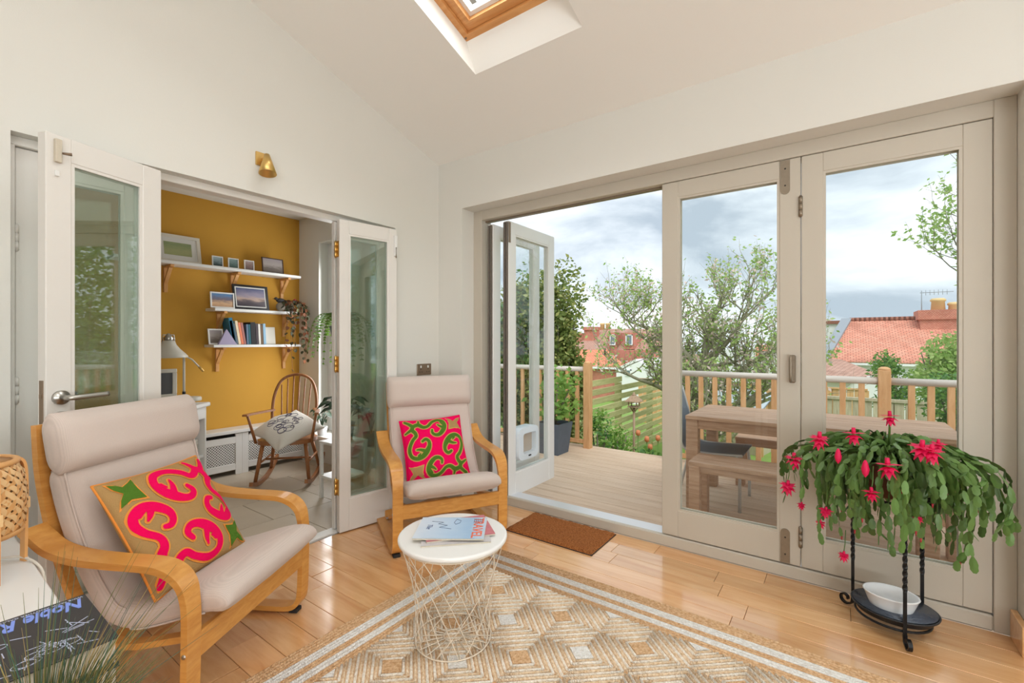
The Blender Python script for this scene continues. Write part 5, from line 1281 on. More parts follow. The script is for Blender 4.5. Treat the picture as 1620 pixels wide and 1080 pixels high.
def pot_plant(label, x, y, z, pr, nl, L, leafmat, flow=None, potm='pot_grey', seed=1, flat=0.5):
    o = thing('potted_plant', label, 'plant', (x, y, z)); rr = random.Random(seed)
    MB().lathe([(0.0, 0.0), (pr*0.75, 0.0), (pr, pr*1.6), (pr*0.94, pr*1.6), (pr*0.9, pr*1.4), (0.0, pr*1.4)], 20).build('pot', potm, o)
    for i in range(nl):
        a = 2*pi*i*0.618; l = L*rr.uniform(0.6, 1.0); d = Vector((cos(a), sin(a)*flat, 0)); h = l*rr.uniform(0.7, 1.2)
        MB().tube(spline([Vector((0, 0, pr*1.4)), d*l*0.2+Vector((0, 0, pr*1.4+h*0.6)), d*l*0.45+Vector((0, 0, pr*1.4+h))], 4), 0.003, 5).build('leaf_stem', leafmat, o)
        w = l*0.24; s = Vector((-sin(a), cos(a), 0)); b = d*l*0.45+Vector((0, 0, pr*1.4+h)); mm = leafmat if not (flow and i % 4 == 0) else flow
        MB().add([b, b+d*l*0.2+s*w+Vector((0, 0, 0.01)), b+d*l*0.45+s*w*0.7, b+d*l*0.7-Vector((0, 0, l*0.25)), b+d*l*0.45-s*w*0.7, b+d*l*0.2-s*w+Vector((0, 0, 0.01)), b+d*l*0.35-Vector((0, 0, 0.015))], [(0, 1, 6), (1, 2, 6), (2, 3, 6), (3, 4, 6), (4, 5, 6), (5, 0, 6)], 0, True).build('leaf', mm, o)
    return o
pot_plant('red flowered anthurium in a grey pot on the study sill', -3.30, 2.49, WZ0+0.0005, 0.07, 14, 0.26, 'leaf_dark', 'spathe_red', seed=3)
pot_plant('dark leaved houseplant at the far end of the study sill', -4.05, 2.49, WZ0+0.0005, 0.05, 12, 0.16, 'leaf_dark', None, 'ceramic_white', seed=5)
sl_ = thing('side_stool', 'small white two tier stand in the study', 'stand', (-3.12, 2.10, 0))
for z in (0.16, 0.42): B((-0.13, -0.13, z), (0.13, 0.13, z+0.018), 0.003).build('shelf', 'white_paint', sl_)
for ax2 in (-0.115, 0.115):
    for ay2 in (-0.115, 0.115): B((ax2-0.012, ay2-0.012, 0), (ax2+0.012, ay2+0.012, 0.42), 0.002).build('leg', 'white_paint', sl_)
pot_plant('leafy plant in a round grey pot on the white stand', -3.12, 2.10, 0.4385, 0.085, 16, 0.22, 'leaf_dark', None, seed=9, flat=0.9)

# ================================================================== DECK FURNITURE AND BALUSTRADE
BY = 5.25; RZC = 0.845
def post(mb, x, y, z1, s=0.09):
    mb.box((x-s/2, y-s/2, -0.7), (x+s/2, y+s/2, z1-0.03), 0, 0.004)
    mb.lathe([(s*0.5, z1-0.03), (s*0.52, z1-0.022), (s*0.44, z1-0.012), (s*0.25, z1-0.002), (0, z1)], 12, (x, y, 0)); return mb
def balustrade(label, x0, x1, posts, bal):
    o = thing('balustrade', label, 'balustrade', (0, 0, 0))
    for px, pz in posts: post(MB(), px, BY, pz).build('post', 'deck_rail_wood', o)
    xs = sorted([p for p, _ in posts if x0-0.1 <= p <= x1+0.1]); cuts = [x0]+xs+[x1]
    cuts = sorted(set(cuts))
    for a, b in zip(cuts[:-1], cuts[1:]):
        a2 = a+(0.046 if a in xs else 0); b2 = b-(0.046 if b in xs else 0)
        if b2-a2 < 0.05: continue
        MB().tube([(a2, BY, RZC), (b2, BY, RZC)], 0.033, 14).build('handrail', 'grey_rail', o)
        B((a2, BY-0.02, ZD+0.05), (b2, BY+0.02, ZD+0.10), 0.004).build('bottom_rail', 'deck_rail_wood', o)
    bmz = B((-0.0235, -0.02, ZD+0.10), (0.0235, 0.02, RZC-0.02), 0.003).mesh('baluster', 'deck_rail_wood')
    for bx in bal: link('baluster', bmz, o, (bx, BY, 0))
    return o
def xB(u): return onY(u, 540, BY).x
px_r = xB(1399)
bal = [xB(u) for u in (1088, 1109, 1131, 1153, 1176, 1200, 1224.5, 1250, 1277, 1304, 1333, 1363, 1442, 1473, 1505)]
bx = bal[-1]
while bx < 2.2: bx += 0.142; bal.append(bx)
balustrade('deck balustrade behind the outdoor table', xB(1060), 2.4, [(xB(1060), 0.97), (px_r, 0.975), (px_r+1.75, 0.97)], bal)
pl_x = xB(930)
bal2 = []
bx = pl_x-0.15
while bx > -4.4: bal2.append(bx); bx -= 0.142
balustrade('deck balustrade to the left of the garden steps', -4.5, pl_x, [(pl_x, 0.95), (-4.4, 0.95)], bal2)

# ---- outdoor dining table, benches
def trestle(name, label, cat, x0, x1, y0, y1, z, th, leg, apron, group=None, extra=True):
    o = thing(name, label, cat, ((x0+x1)/2, (y0+y1)/2, ZD), 0, group); w = (x1-x0)/2; d = (y1-y0)/2
    n = max(3, int(round((y1-y0)/0.1))); e = 2*d/n
    for k in range(n): B((-w, -d+e*k+0.0012, z-th), (w, -d+e*(k+1)-0.0012, z), 0.002).build('top_plank', 'table_wood', o)
    for sx in (-1, 1):
        for sy in (-1, 1):
            ax, ay = sx*(w-leg/2-0.004), sy*(d-leg/2-0.004); B((ax-leg/2, ay-leg/2, 0), (ax+leg/2, ay+leg/2, z-th), 0.003).build('leg', 'table_wood', o)
    for sy in (-1, 1):
        ay = sy*(d-leg*0.4-0.006); B((-w+leg, ay-0.014, z-th-apron), (w-leg, ay+0.014, z-th), 0.002).build('apron', 'table_wood', o)
    for sx in (-1, 1):
        ax = sx*(w-leg*0.4-0.006); B((ax-0.014, -d+leg, z-th-apron), (ax+0.014, d-leg, z-th), 0.002).build('apron', 'table_wood', o)
    return o
trestle('outdoor_table', 'weathered wooden dining table on the deck', 'table', -1.02, 0.635, 3.83, 4.62, 0.75, 0.03, 0.09, 0.075)
trestle('bench', 'wooden bench on the house side of the outdoor table', 'bench', -0.92, 0.47, 3.53, 3.86, 0.455, 0.028, 0.075, 0.05, 'outdoor benches')
trestle('bench', 'wooden bench on the garden side of the outdoor table', 'bench', -0.80, 0.50, 4.70, 5.03, 0.455, 0.028, 0.075, 0.05, 'outdoor benches')
plain('sling_grey', srgb(112, 122, 132), 0.8, var=0.08, vscale=120); plain('chair_alu', srgb(196, 196, 194), 0.4, 0.4)
gc = thing('garden_chair', 'grey sling garden chair at the left end of the outdoor table', 'garden chair', (-1.0, 4.20, ZD), radians(-90))
# local +y = forward (towards table, world +x)
for s in (-1, 1):
    MB().tube(spline([(s*0.24, -0.22, 0.0), (s*0.24, -0.16, 0.25), (s*0.24, -0.10, 0.44)], 4), 0.012, 8).build('rear_leg', 'chair_alu', gc)
    MB().tube(spline([(s*0.24, 0.36, 0.0), (s*0.24, 0.36, 0.3), (s*0.24, 0.34, 0.44)], 4), 0.012, 8).build('front_leg', 'chair_alu', gc)
    MB().tube(spline([(s*0.23, 0.38, 0.445), (s*0.23, 0.1, 0.43), (s*0.23, -0.06, 0.45), (s*0.23, -0.12, 0.6), (s*0.2, -0.2, 0.93)], 5), 0.012, 8).build('side_rail', 'chair_alu', gc)
MB().tube([(-0.2, -0.2, 0.93), (0.2, -0.2, 0.93)], 0.012, 8).build('top_rail', 'chair_alu', gc)
sp_ = spline([(0, 0.38, 0.445), (0, 0.1, 0.43), (0, -0.06, 0.45), (0, -0.12, 0.6), (0, -0.2, 0.92)], 6)
MB().sweep(sp_, (1, 0, 0), [0.44]*19+[0.44-0.01*i for i in range(len(sp_)-19)], 0.006).build('sling', 'sling_grey', gc)

# ---- leaf clouds
def leaves(n, pick, size, seed, mats=1, droop=0.0):
    rr = random.Random(seed); mb = MB()
    for i in range(n):
        p = Vector(pick(rr)); s = size*rr.uniform(0.6, 1.25); a = rr.uniform(0, 2*pi); e = rr.uniform(-0.9, 0.9)
        d = Vector((cos(a)*cos(e), sin(a)*cos(e), sin(e)-droop)).normalized(); t = d.cross(Vector((rr.uniform(-1, 1), rr.uniform(-1, 1), rr.uniform(-1, 1)))).normalized()
        w = s*0.27
        mb.add([p, p+d*s*0.45+t*w, p+d*s, p+d*s*0.45-t*w], [(0, 1, 2, 3)], rr.randrange(mats))
    return mb
plain('laurel', srgb(122, 140, 74), 0.45, var=0.3, vscale=5, trans=0.35); plain('laurel_light', srgb(172, 176, 104), 0.5, trans=0.3)
plain('leaf_lime', srgb(150, 186, 92), 0.6, trans=0.45); plain('leaf_spring', srgb(190, 212, 134), 0.6, trans=0.5); plain('leaf_mid', srgb(130, 172, 84), 0.6, trans=0.4); plain('leaf_shade', srgb(98, 142, 80), 0.6, trans=0.35)
plain('bark', srgb(128, 120, 104), 0.9, var=0.25, vscale=14, bump=0.5, bscale=40); plain('bark_green', srgb(154, 150, 128), 0.9, var=0.25, vscale=12, bump=0.5, bscale=40)
plain('blossom', srgb(238, 214, 210), 0.7, trans=0.4)
def lump(c, r, lobes, seed):
    rr = random.Random(seed); L = [(Vector((c[0]+rr.uniform(-.5, .5)*r[0], c[1]+rr.uniform(-.5, .5)*r[1], c[2]+rr.uniform(-.8, .8)*r[2])), rr.uniform(0.45, 0.75)) for _ in range(lobes)]
    def pick(q):
        lc, k = q.choice(L); th = q.uniform(0, 2*pi); ph = math.acos(q.uniform(-1, 1)); f = k*q.uniform(0.55, 1.0)
        return (lc.x+r[0]*f*sin(ph)*cos(th), lc.y+r[1]*f*sin(ph)*sin(th), lc.z+r[2]*f*0.7*cos(ph))
    return pick
def bush(name, label, c, r, n, size, mats, seed, cat='shrub', lobes=14, trunk=True, group=None):
    o = thing(name, label, cat, (c[0], c[1], gz(c[0], c[1])), 0, group); g = gz(c[0], c[1])
    cl = (0, 0, c[2]-g)
    leaves(n, lump(cl, r, lobes, seed), size, seed, len(mats)).build('foliage', mats, o, kind='stuff')
    if trunk:
        mb = MB(); rr = random.Random(seed)
        for k in range(5):
            a = k*1.3; mb.tube([(0.03*cos(a), 0.03*sin(a), -0.05), (0.25*r[0]*cos(a), 0.25*r[1]*sin(a), (c[2]-g)*0.7), (0.6*r[0]*cos(a), 0.6*r[1]*sin(a), (c[2]-g)+r[2]*0.4)], [0.03, 0.02, 0.008], 6)
        mb.build('stems', 'bark', o)
    return o
bush('evergreen_tree', 'tall dark evergreen tree rising behind the planter', (-3.42, 5.95, 0.95), (0.42, 0.42, 1.22), 15000, 0.078, ['laurel', 'laurel', 'laurel_light'], 31, 'tree', 26)
bush('evergreen_tree', 'broad evergreen tree seen through the open door glass', (-4.2, 6.0, 0.85), (0.55, 0.5, 1.32), 15000, 0.085, ['laurel', 'leaf_shade', 'laurel_light'], 32, 'tree', 26)
# ---- planter with a leafy shrub
pn = thing('planter', 'square slate grey planter on the deck corner', 'planter', (-2.83, 4.80, ZD))
plain('slate', srgb(92, 102, 116), 0.7, var=0.15, vscale=12, bump=0.1)
mb = MB()
o4 = [(-0.13, -0.13, 0), (0.13, -0.13, 0), (0.13, 0.13, 0), (-0.13, 0.13, 0)]; t4 = [(-0.17, -0.17, 0.37), (0.17, -0.17, 0.37), (0.17, 0.17, 0.37), (-0.17, 0.17, 0.37)]; i4 = [(-0.15, -0.15, 0.37), (0.15, -0.15, 0.37), (0.15, 0.15, 0.37), (-0.15, 0.15, 0.37)]; s4 = [(x*0.98, y*0.98, 0.33) for x, y, _ in i4]
mb.add(o4+t4+i4+s4, [(3, 2, 1, 0)]+[(a, (a+1) % 4, 4+(a+1) % 4, 4+a) for a in range(4)]+[(4+a, 4+(a+1) % 4, 8+(a+1) % 4, 8+a) for a in range(4)]+[(8+a, 8+(a+1) % 4, 12+(a+1) % 4, 12+a) for a in range(4)]).build('tub', 'slate', pn)
MB().add(s4, [(0, 1, 2, 3)]).build('soil', 'soil', pn)
ph = thing('hydrangea', 'light green leafy shrub growing in the slate planter', 'shrub', (-2.83, 4.80, ZD+0.33))
leaves(520, lump((0.04, 0, 0.42), (0.36, 0.3, 0.34), 14, 41), 0.085, 41, 2).build('foliage', ['leaf_mid', 'leaf_lime'], ph, kind='stuff')
mb = MB()
for k in range(7): a = k*0.9; mb.tube([(0.02*cos(a), 0.02*sin(a), 0.002), (0.12*cos(a), 0.1*sin(a), 0.25), (0.24*cos(a), 0.2*sin(a), 0.5)], [0.012, 0.009, 0.004], 6)
mb.build('stems', 'bark', ph)
# ---- bird table, low plants, tulips by the steps
BS = 0.55
bt = thing('bird_table', 'small wooden bird table on a post beyond the steps', 'bird table', (-2.50, 6.6, gz(-2.5, 6.6))); bt.scale = (BS, BS, BS)
g_ = 0.25-(0.22-gz(-2.5, 6.6))/BS; wood('bird_wood', srgb(150, 124, 100), srgb(190, 164, 138), 0.85, (12, 12, 2), 0.05, 0.1)
MB().tube([(0, 0, -0.1), (0, 0, 0.25-g_)], 0.032, 10).build('post', 'bird_wood', bt)
zt2 = 0.25-g_
for a in range(4): MB().sweep([(0.02*cos(a*pi/2), 0.02*sin(a*pi/2), zt2-0.14), (0.11*cos(a*pi/2), 0.11*sin(a*pi/2), zt2)], (-sin(a*pi/2), cos(a*pi/2), 0), 0.02, 0.02).build('brace', 'bird_wood', bt)
B((-0.14, -0.14, zt2), (0.14, 0.14, zt2+0.02), 0.003).build('tray', 'bird_wood', bt)
for sx in (-1, 1):
    for sy in (-1, 1): B((sx*0.11-0.012, sy*0.11-0.012, zt2+0.02), (sx*0.11+0.012, sy*0.11+0.012, zt2+0.17), 0.002).build('roof_post', 'bird_wood', bt)
r4 = [(-0.19, -0.19, zt2+0.165), (0.19, -0.19, zt2+0.165), (0.19, 0.19, zt2+0.165), (-0.19, 0.19, zt2+0.165)]; r5 = [(-0.05, -0.05, zt2+0.32), (0.05, -0.05, zt2+0.32), (0.05, 0.05, zt2+0.32), (-0.05, 0.05, zt2+0.32)]
for a in range(4):
    b = (a+1) % 4; MB().add([r4[a], r4[b], r5[b], r5[a]]+[tuple(Vector(p)-Vector((0, 0, 0.02))) for p in (r4[a], r4[b], r5[b], r5[a])], [(0, 1, 2, 3), (7, 6, 5, 4), (0, 4, 5, 1), (1, 5, 6, 2), (2, 6, 7, 3), (3, 7, 4, 0)]).build('roof_panel', 'bird_wood', bt)
MB().lathe([(0.06, zt2+0.315), (0.06, zt2+0.335), (0.03, zt2+0.36), (0.02, zt2+0.4), (0, zt2+0.41)], 8).build('finial', 'bird_wood', bt)
bush('shrub', 'green leafy shrub beside the deck post', (-2.86, 6.1, -0.28), (0.26, 0.3, 0.42), 620, 0.08, ['leaf_mid', 'leaf_shade', 'leaf_lime'], 51)
bush('shrub', 'low bright green clump just past the deck edge', (-2.12, 5.75, -0.42), (0.42, 0.18, 0.26), 1100, 0.06, ['leaf_mid', 'leaf_shade'], 52)
bush('shrub', 'tall yellow green shrub by the slatted fence', (-3.0, 7.2, -0.5), (0.25, 0.4, 0.35), 600, 0.07, ['leaf_lime', 'leaf_mid'], 53)
bush('shrub', 'round bright green clump beside the tulips', (-1.85, 5.72, -0.45), (0.2, 0.15, 0.2), 700, 0.055, ['leaf_mid', 'leaf_shade'], 54)
plain('tulip', srgb(236, 158, 110), 0.6, trans=0.3)
for k, (x, y, z) in enumerate(((-2.28, 6.15, -0.10), (-2.14, 6.1, -0.16), (-2.02, 6.2, -0.15), (-1.86, 6.25, -0.12), (-2.06, 6.0, -0.24))):
    g = gz(x, y); tl = thing('tulip', ['peach tulip farthest left in the bed', 'peach tulip second from the left in the bed', 'peach tulip in the middle of the bed', 'peach tulip farthest right in the bed', 'shortest peach tulip in the bed'][k], 'flower', (x, y, g), 0, 'tulips by the steps')
    MB().tube([(0, 0, -0.02), (0.01, 0, z-g)], 0.006, 6).build('stem', 'leaf_mid', tl); MB().lathe([(0.0, -0.03), (0.028, -0.02), (0.034, 0.015), (0.024, 0.05), (0.012, 0.045), (0.0, 0.0)], 12, (0.01, 0, z-g+0.02)).build('bloom', 'tulip', tl)
# ---- stepped slatted side fence, each slat its own
fx = -3.35
sf = thing('slat_fence', 'green tinted horizontal slat fence stepping down the garden', 'fence', (fx, 0, 0))
yp = 6.45; step = 1
while yp < 13.5:
    top = 0.66-0.115*step; L = 1.75
    B((-0.12, yp-0.05, gz(fx, yp)-0.1), (-0.014, yp+0.05, top+0.05), 0.004).build('post', 'fence_green', sf)
    z = top
    while z > gz(fx, yp)-0.05:
        B((-0.012, yp, z-0.10), (0.012, yp+L, z), 0.003).build('slat', 'fence_green', sf); z -= 0.155
    yp += L; step += 1.45
# ---- back fences
def board_fence(label, x0, x1, y, top, bot, mat, w=0.14, rail=True):
    o = thing('board_fence', label, 'fence', (0, y, 0)); x = x0
    bmesh_ = B((0, -0.01, bot), (w-0.012, 0.01, top), 0.003).mesh('board', mat)
    while x < x1: link('board', bmesh_, o, (x, 0, 0)); x += w
    if rail: B((x0, -0.035, top), (x1, 0.03, top+0.05), 0.004).build('capping', mat, o)
    x = x0
    while x < x1: B((x, 0.01, bot-0.2), (x+0.1, 0.11, top+0.02), 0.004).build('post', mat, o); x += 1.8
    return o
board_fence('orange board fence at the bottom of the garden', -5.6, 0.6, 15.2, -0.10, -2.0, 'fence_orange', 0.16)
board_fence('weathered grey board fence behind the balustrade on the right', -0.35, 3.6, 9.2, 0.25, -1.3, 'fence_grey', 0.13)
# ---- wooden bench in the border
# ---- apple tree
def tree_branches(o, base, spec, seed, leaf_n, leaf_size, lm, bark='bark_green'):
    rr = random.Random(seed); wood_ = MB(); tips = []
    def grow(p, d, L, r, depth):
        n = 5 if depth < 3 else 4; pts = [p]; q = p.copy(); dd_ = d.copy()
        for k in range(n):
            dd_ = (dd_+Vector((rr.uniform(-.22, .22), rr.uniform(-.22, .22), rr.uniform(-.06, .20)))).normalized(); q = q+dd_*(L/n); pts.append(q.copy())
        wood_.tube(pts, [r*(1-0.55*k/n) for k in range(n+1)], 6 if depth < 2 else 4, caps=False)
        if depth >= 2: tips.extend(pts[1:])
        if depth >= 4 or r < 0.004: return
        m = 3 if depth < 2 else rr.choice([2, 3, 3])
        for k in range(m):
            f = rr.uniform(0.35, 1.0); b = pts[min(n, int(f*n)+0)]
            nd = (dd_*0.7+Vector((rr.uniform(-1, 1), rr.uniform(-1, 1), rr.uniform(-0.25, 0.75)))).normalized()
            grow(b, nd, L*rr.uniform(0.55, 0.8), r*rr.uniform(0.42, 0.58), depth+1)
        if depth >= 1:
            nd = (Vector((rr.uniform(-.4, .4), rr.uniform(-.4, .4), 1))).normalized(); grow(pts[-1], nd, L*0.6, r*0.42, depth+1)
    for pts, r0, r1 in spec['limbs']:
        sp = spline(pts, 5); k = len(sp); wood_.tube(sp, [r0+(r1-r0)*i/(k-1) for i in range(k)], 8, caps=False)
        for i in range(4, k, 1):
            nd = Vector((rr.uniform(-1, 1), rr.uniform(-1, 1), rr.uniform(-0.1, 0.9))).normalized(); rad = r0+(r1-r0)*i/(k-1)
            grow(sp[i], nd, rr.uniform(0.55, 0.9)*spec['s'], min(0.035, rad*0.55), 2)
        d = (sp[-1]-sp[-2]).normalized(); grow(sp[-1], (d+Vector((0, 0, 0.3))).normalized(), 0.9*spec['s'], r1*0.9, 1)
    wood_.build('trunk_and_branches', bark, o)
    lv = leaves(leaf_n, lambda q: tuple(q.choice(tips)+Vector((q.uniform(-.05, .05), q.uniform(-.05, .05), q.uniform(-.05, .05)))), leaf_size, seed, len(lm)); lv.build('foliage', lm, o, kind='stuff')
ap = thing('apple_tree', 'spreading old apple tree coming into leaf beyond the deck', 'tree', (-1.85, 8.0, gz(-1.85, 8)))
gA = gz(-1.85, 8)
tree_branches(ap, None, {'s': 0.78, 'limbs': [
    ([(0, 0, -0.1), (0.02, 0, 0.5), (-0.02, 0.02, 1.1), (0.0, 0, 1.7), (0.05, 0.1, 2.2)], 0.13, 0.05),
    ([(0.02, 0, 0.45), (0.35, -0.1, 0.85), (0.7, -0.15, 1.2), (1.0, -0.1, 1.5), (1.2, 0, 1.65)], 0.09, 0.022),
    ([(0.0, 0, 0.45), (-0.25, 0.05, 1.0), (-0.38, 0.1, 1.45), (-0.55, 0.1, 1.8), (-0.95, 0.0, 2.15)], 0.08, 0.025),
    ([(0.0, 0, 1.7), (0.25, 0.1, 2.0), (0.5, 0, 2.3), (0.65, 0.05, 2.6)], 0.05, 0.02),
    ([(0.0, 0, 1.6), (-0.3, -0.1, 2.0), (-0.6, 0, 2.25), (-1.1, -0.1, 2.45), (-1.35, 0, 2.55)], 0.05, 0.018),
    ([(-0.3, 0.05, 1.1), (-0.75, 0, 1.35), (-1.15, -0.1, 1.5), (-1.5, 0, 1.7)], 0.045, 0.016),
    ([(0.0, 0, 1.3), (0.5, 0.1, 1.65), (0.85, 0.1, 1.9), (1.1, 0, 2.05)], 0.05, 0.016),
    ([(0.5, -0.1, 1.05), (0.85, -0.1, 1.2), (1.15, 0, 1.35)], 0.04, 0.014)]}, 77, 9500, 0.07, ['leaf_spring', 'leaf_lime', 'leaf_spring', 'blossom'])
# ---- tree and shrubs on the right
rt = thing('ash_tree', 'light green sparse tree reaching in from the right', 'tree', (2.35, 9.9, gz(2.35, 9.9)))
tree_branches(rt, None, {'s': 0.75, 'limbs': [([(0.2, 0, -0.1), (0.1, 0, 1.5), (0, 0, 3.0), (-0.1, 0, 4.6)], 0.10, 0.03), ([(0.1, 0, 2.4), (-0.3, 0, 2.9), (-0.75, 0, 3.3)], 0.03, 0.012), ([(0.0, 0, 3.2), (-0.3, 0, 3.6), (-0.65, 0, 4.1)], 0.03, 0.012), ([(0.0, 0, 2.9), (-0.35, 0, 3.2), (-0.8, 0, 3.7)], 0.03, 0.012), ([(0.0, 0, 3.5), (-0.3, 0, 3.9), (-0.5, 0, 4.4)], 0.03, 0.012)]}, 78, 4200, 0.085, ['leaf_spring', 'leaf_lime'], 'bark')
bush('shrub', 'large light green shrub in front of the tiled house', (1.42, 10.3, 0.72), (0.55, 0.5, 0.75), 5200, 0.085, ['leaf_lime', 'leaf_spring', 'leaf_spring'], 61, lobes=22)
bush('shrub', 'dark green shrub low behind the right balusters', (1.32, 8.2, 0.30), (0.45, 0.35, 0.45), 2600, 0.07, ['leaf_shade', 'leaf_mid'], 62)
bush('shrub', 'pale shrub at the corner of the tiled house', (0.78, 11.2, 0.35), (0.32, 0.4, 0.55), 1600, 0.08, ['leaf_mid', 'leaf_lime', 'leaf_shade'], 63)
bush('shrub', 'pale green shrub under the apple tree', (-2.9, 11.5, 0.1), (0.9, 0.6, 0.7), 2400, 0.09, ['leaf_spring', 'leaf_lime'], 64)

bush('lime_tree', 'tall leafy tree beyond the right end of the deck', (5.2, 9.4, 1.5), (1.5, 1.2, 2.4), 7000, 0.15, ['leaf_lime', 'leaf_mid', 'leaf_shade'], 66, 'tree', 24)
bush('lime_tree', 'broad leafy tree farther right beyond the deck', (9.6, 10.4, 1.3), (1.7, 1.2, 2.3), 6000, 0.16, ['leaf_lime', 'leaf_mid', 'leaf_shade'], 67, 'tree', 24)
# ================================================================== HOUSES BEYOND THE GARDEN
def tiles(name, c1, c2, rows):
    m, t, b = base_mat(name)
    tc = N(t, 'ShaderNodeTexCoord'); br = N(t, 'ShaderNodeTexBrick', Scale=rows); br.inputs['Mortar Size'].default_value = 0.03
    br.inputs['Color1'].default_value = c1; br.inputs['Color2'].default_value = c2; br.inputs['Mortar'].default_value = tuple(x*0.45 for x in c1[:3])+(1,)
    br.inputs['Brick Width'].default_value = 0.5; br.inputs['Row Height'].default_value = 0.3
    t.links.new(tc.outputs['UV'], br.inputs['Vector'])
    n = N(t, 'ShaderNodeTexNoise', Scale=1.4, Detail=6.0); t.links.new(tc.outputs['Object'], n.inputs['Vector'])
    rp = N(t, 'ShaderNodeValToRGB'); rp.color_ramp.elements[0].position = 0.33; rp.color_ramp.elements[0].color = (0.55, 0.5, 0.47, 1); rp.color_ramp.elements[1].position = 0.5; rp.color_ramp.elements[1].color = (1, 1, 1, 1); t.links.new(n.outputs['Fac'], rp.inputs['Fac'])
    mx = N(t, 'ShaderNodeMixRGB', blend_type='MULTIPLY', Fac=0.45); t.links.new(br.outputs['Color'], mx.inputs['Color1']); t.links.new(rp.outputs['Color'], mx.inputs['Color2']); t.links.new(mx.outputs['Color'], b.inputs['Base Color'])
    bp = N(t, 'ShaderNodeBump', Strength=0.6, Distance=0.05); t.links.new(br.outputs['Fac'], bp.inputs['Height']); bp.invert = True; t.links.new(bp.outputs['Normal'], b.inputs['Normal']); b.inputs['Roughness'].default_value = 0.9
    return m
tiles('roof_red', srgb(222, 146, 122), srgb(234, 166, 142), 3.0); tiles('roof_brown', srgb(190, 146, 128), srgb(204, 164, 146), 3.0); tiles('brick_red', srgb(216, 136, 116), srgb(228, 158, 136), 7.0); tiles('roof_orange', srgb(236, 146, 110), srgb(242, 162, 128), 3.0)
plain('render_white', srgb(236, 236, 236), 0.85, var=0.03); plain('lead', srgb(150, 156, 164), 0.6); plain('chimney_pot', srgb(228, 196, 140), 0.8); plain('window_dark', srgb(120, 134, 142), 0.15); plain('corrugated', srgb(186, 196, 202), 0.5, 0.2)
def slab(mb, P, th=0.12, mat=0):
    P = [Vector(p) for p in P]; n = (P[1]-P[0]).cross(P[-1]-P[0]).normalized(); n = n if n.z > 0 else -n
    k = len(P); Q = [p-n*th for p in P]; mb.add(P+Q, [tuple(range(k)), tuple(range(2*k-1, k-1, -1))]+[(i, k+i, k+(i+1) % k, (i+1) % k) for i in range(k)], mat); return mb
def uv_plan(o, s=1.0):
    me = o.data; uv = me.uv_layers.new(name='UVMap')
    for p in me.polygons:
        n = p.normal; ax = Vector((0, 0, 1)).cross(n)
        ax = ax.normalized() if ax.length > 1e-3 else Vector((1, 0, 0)); ay = n.cross(ax)
        for li in p.loop_indices:
            c = me.vertices[me.loops[li].vertex_index].co; uv.data[li].uv = (c.dot(ax)*s, c.dot(ay)*s)
    return o
def BU(a, b, nm, mt, par): return uv_plan(B(a, b).build(nm, mt, par))
def win(par, x0, x1, y, z0, z1):
    fr2 = MB()
    for a, b in (((x0, y-0.05, z0), (x0+0.06, y, z1)), ((x1-0.06, y-0.05, z0), (x1, y, z1)), ((x0, y-0.05, z1-0.06), (x1, y, z1)), ((x0, y-0.06, z0), (x1, y, z0+0.07))): fr2.box(a, b)
    f = fr2.build('window', 'render_white', par); B((x0+0.05, y-0.03, z0+0.06), (x1-0.05, y-0.02, z1-0.05)).build('pane', 'window_dark', f)
def cyl_pot(par, x, y, z, h=0.5, r=0.17): MB().lathe([(r*0.95, 0), (r*0.85, h*0.75), (r*1.02, h*0.8), (r*1.02, h*0.9), (r*0.8, h), (r*0.65, h), (r*0.65, h*0.5)], 14, (x, y, z)).build('chimney_pot', 'chimney_pot', par)
# tiled white house on the right
h1 = thing('house', 'white rendered house with a red tiled roof and big brick chimney', 'house', (0, 0, 0))
yr, ye = 24.0, 21.0
pr = lambda u, v, y: onY(u, v, y)
a = pr(1343, 507, yr); b = pr(1560, 505, yr); c = pr(1600, 575, ye); d = pr(1307, 566, ye); c.z = d.z = pr(1390, 573, ye).z; b.z = a.z
uv_plan(slab(MB(), [d, c, b, a]).build('roof', 'roof_red', h1))
uv_plan(slab(MB(), [(a.x, yr, a.z-0.02), (b.x, yr, b.z-0.02), (c.x, 27, c.z), (a.x+0.3, 27, c.z)]).build('roof', 'roof_red', h1))
for k in range(26):
    x = a.x+(b.x-a.x)*k/26; MB().lathe([(0.0, -0.12), (0.10, -0.12), (0.10, 0.12), (0.0, 0.12)], 8, M=Matrix.Translation((x+0.14, yr, a.z+0.02)) @ Matrix.Rotation(pi/2, 4, 'Y')).build('ridge_tile', 'roof_red', h1)
BU((d.x+0.2, ye+0.25, -3.2), (c.x, ye+0.4, d.z), 'wall', 'render_white', h1)
BU((d.x+0.2, ye+0.4, -3.2), (d.x+0.35, 27, d.z), 'wall', 'render_white', h1)
B((d.x-0.05, ye+0.02, d.z-0.12), (c.x, ye+0.14, d.z-0.02)).build('gutter', 'render_white', h1)
MB().sweep([tuple(a+Vector((-0.08, -0.02, 0.06))), tuple(d+Vector((-0.12, -0.02, 0.06)))], (1, 0, 0), 0.34, 0.1).build('flashing', 'lead', h1)
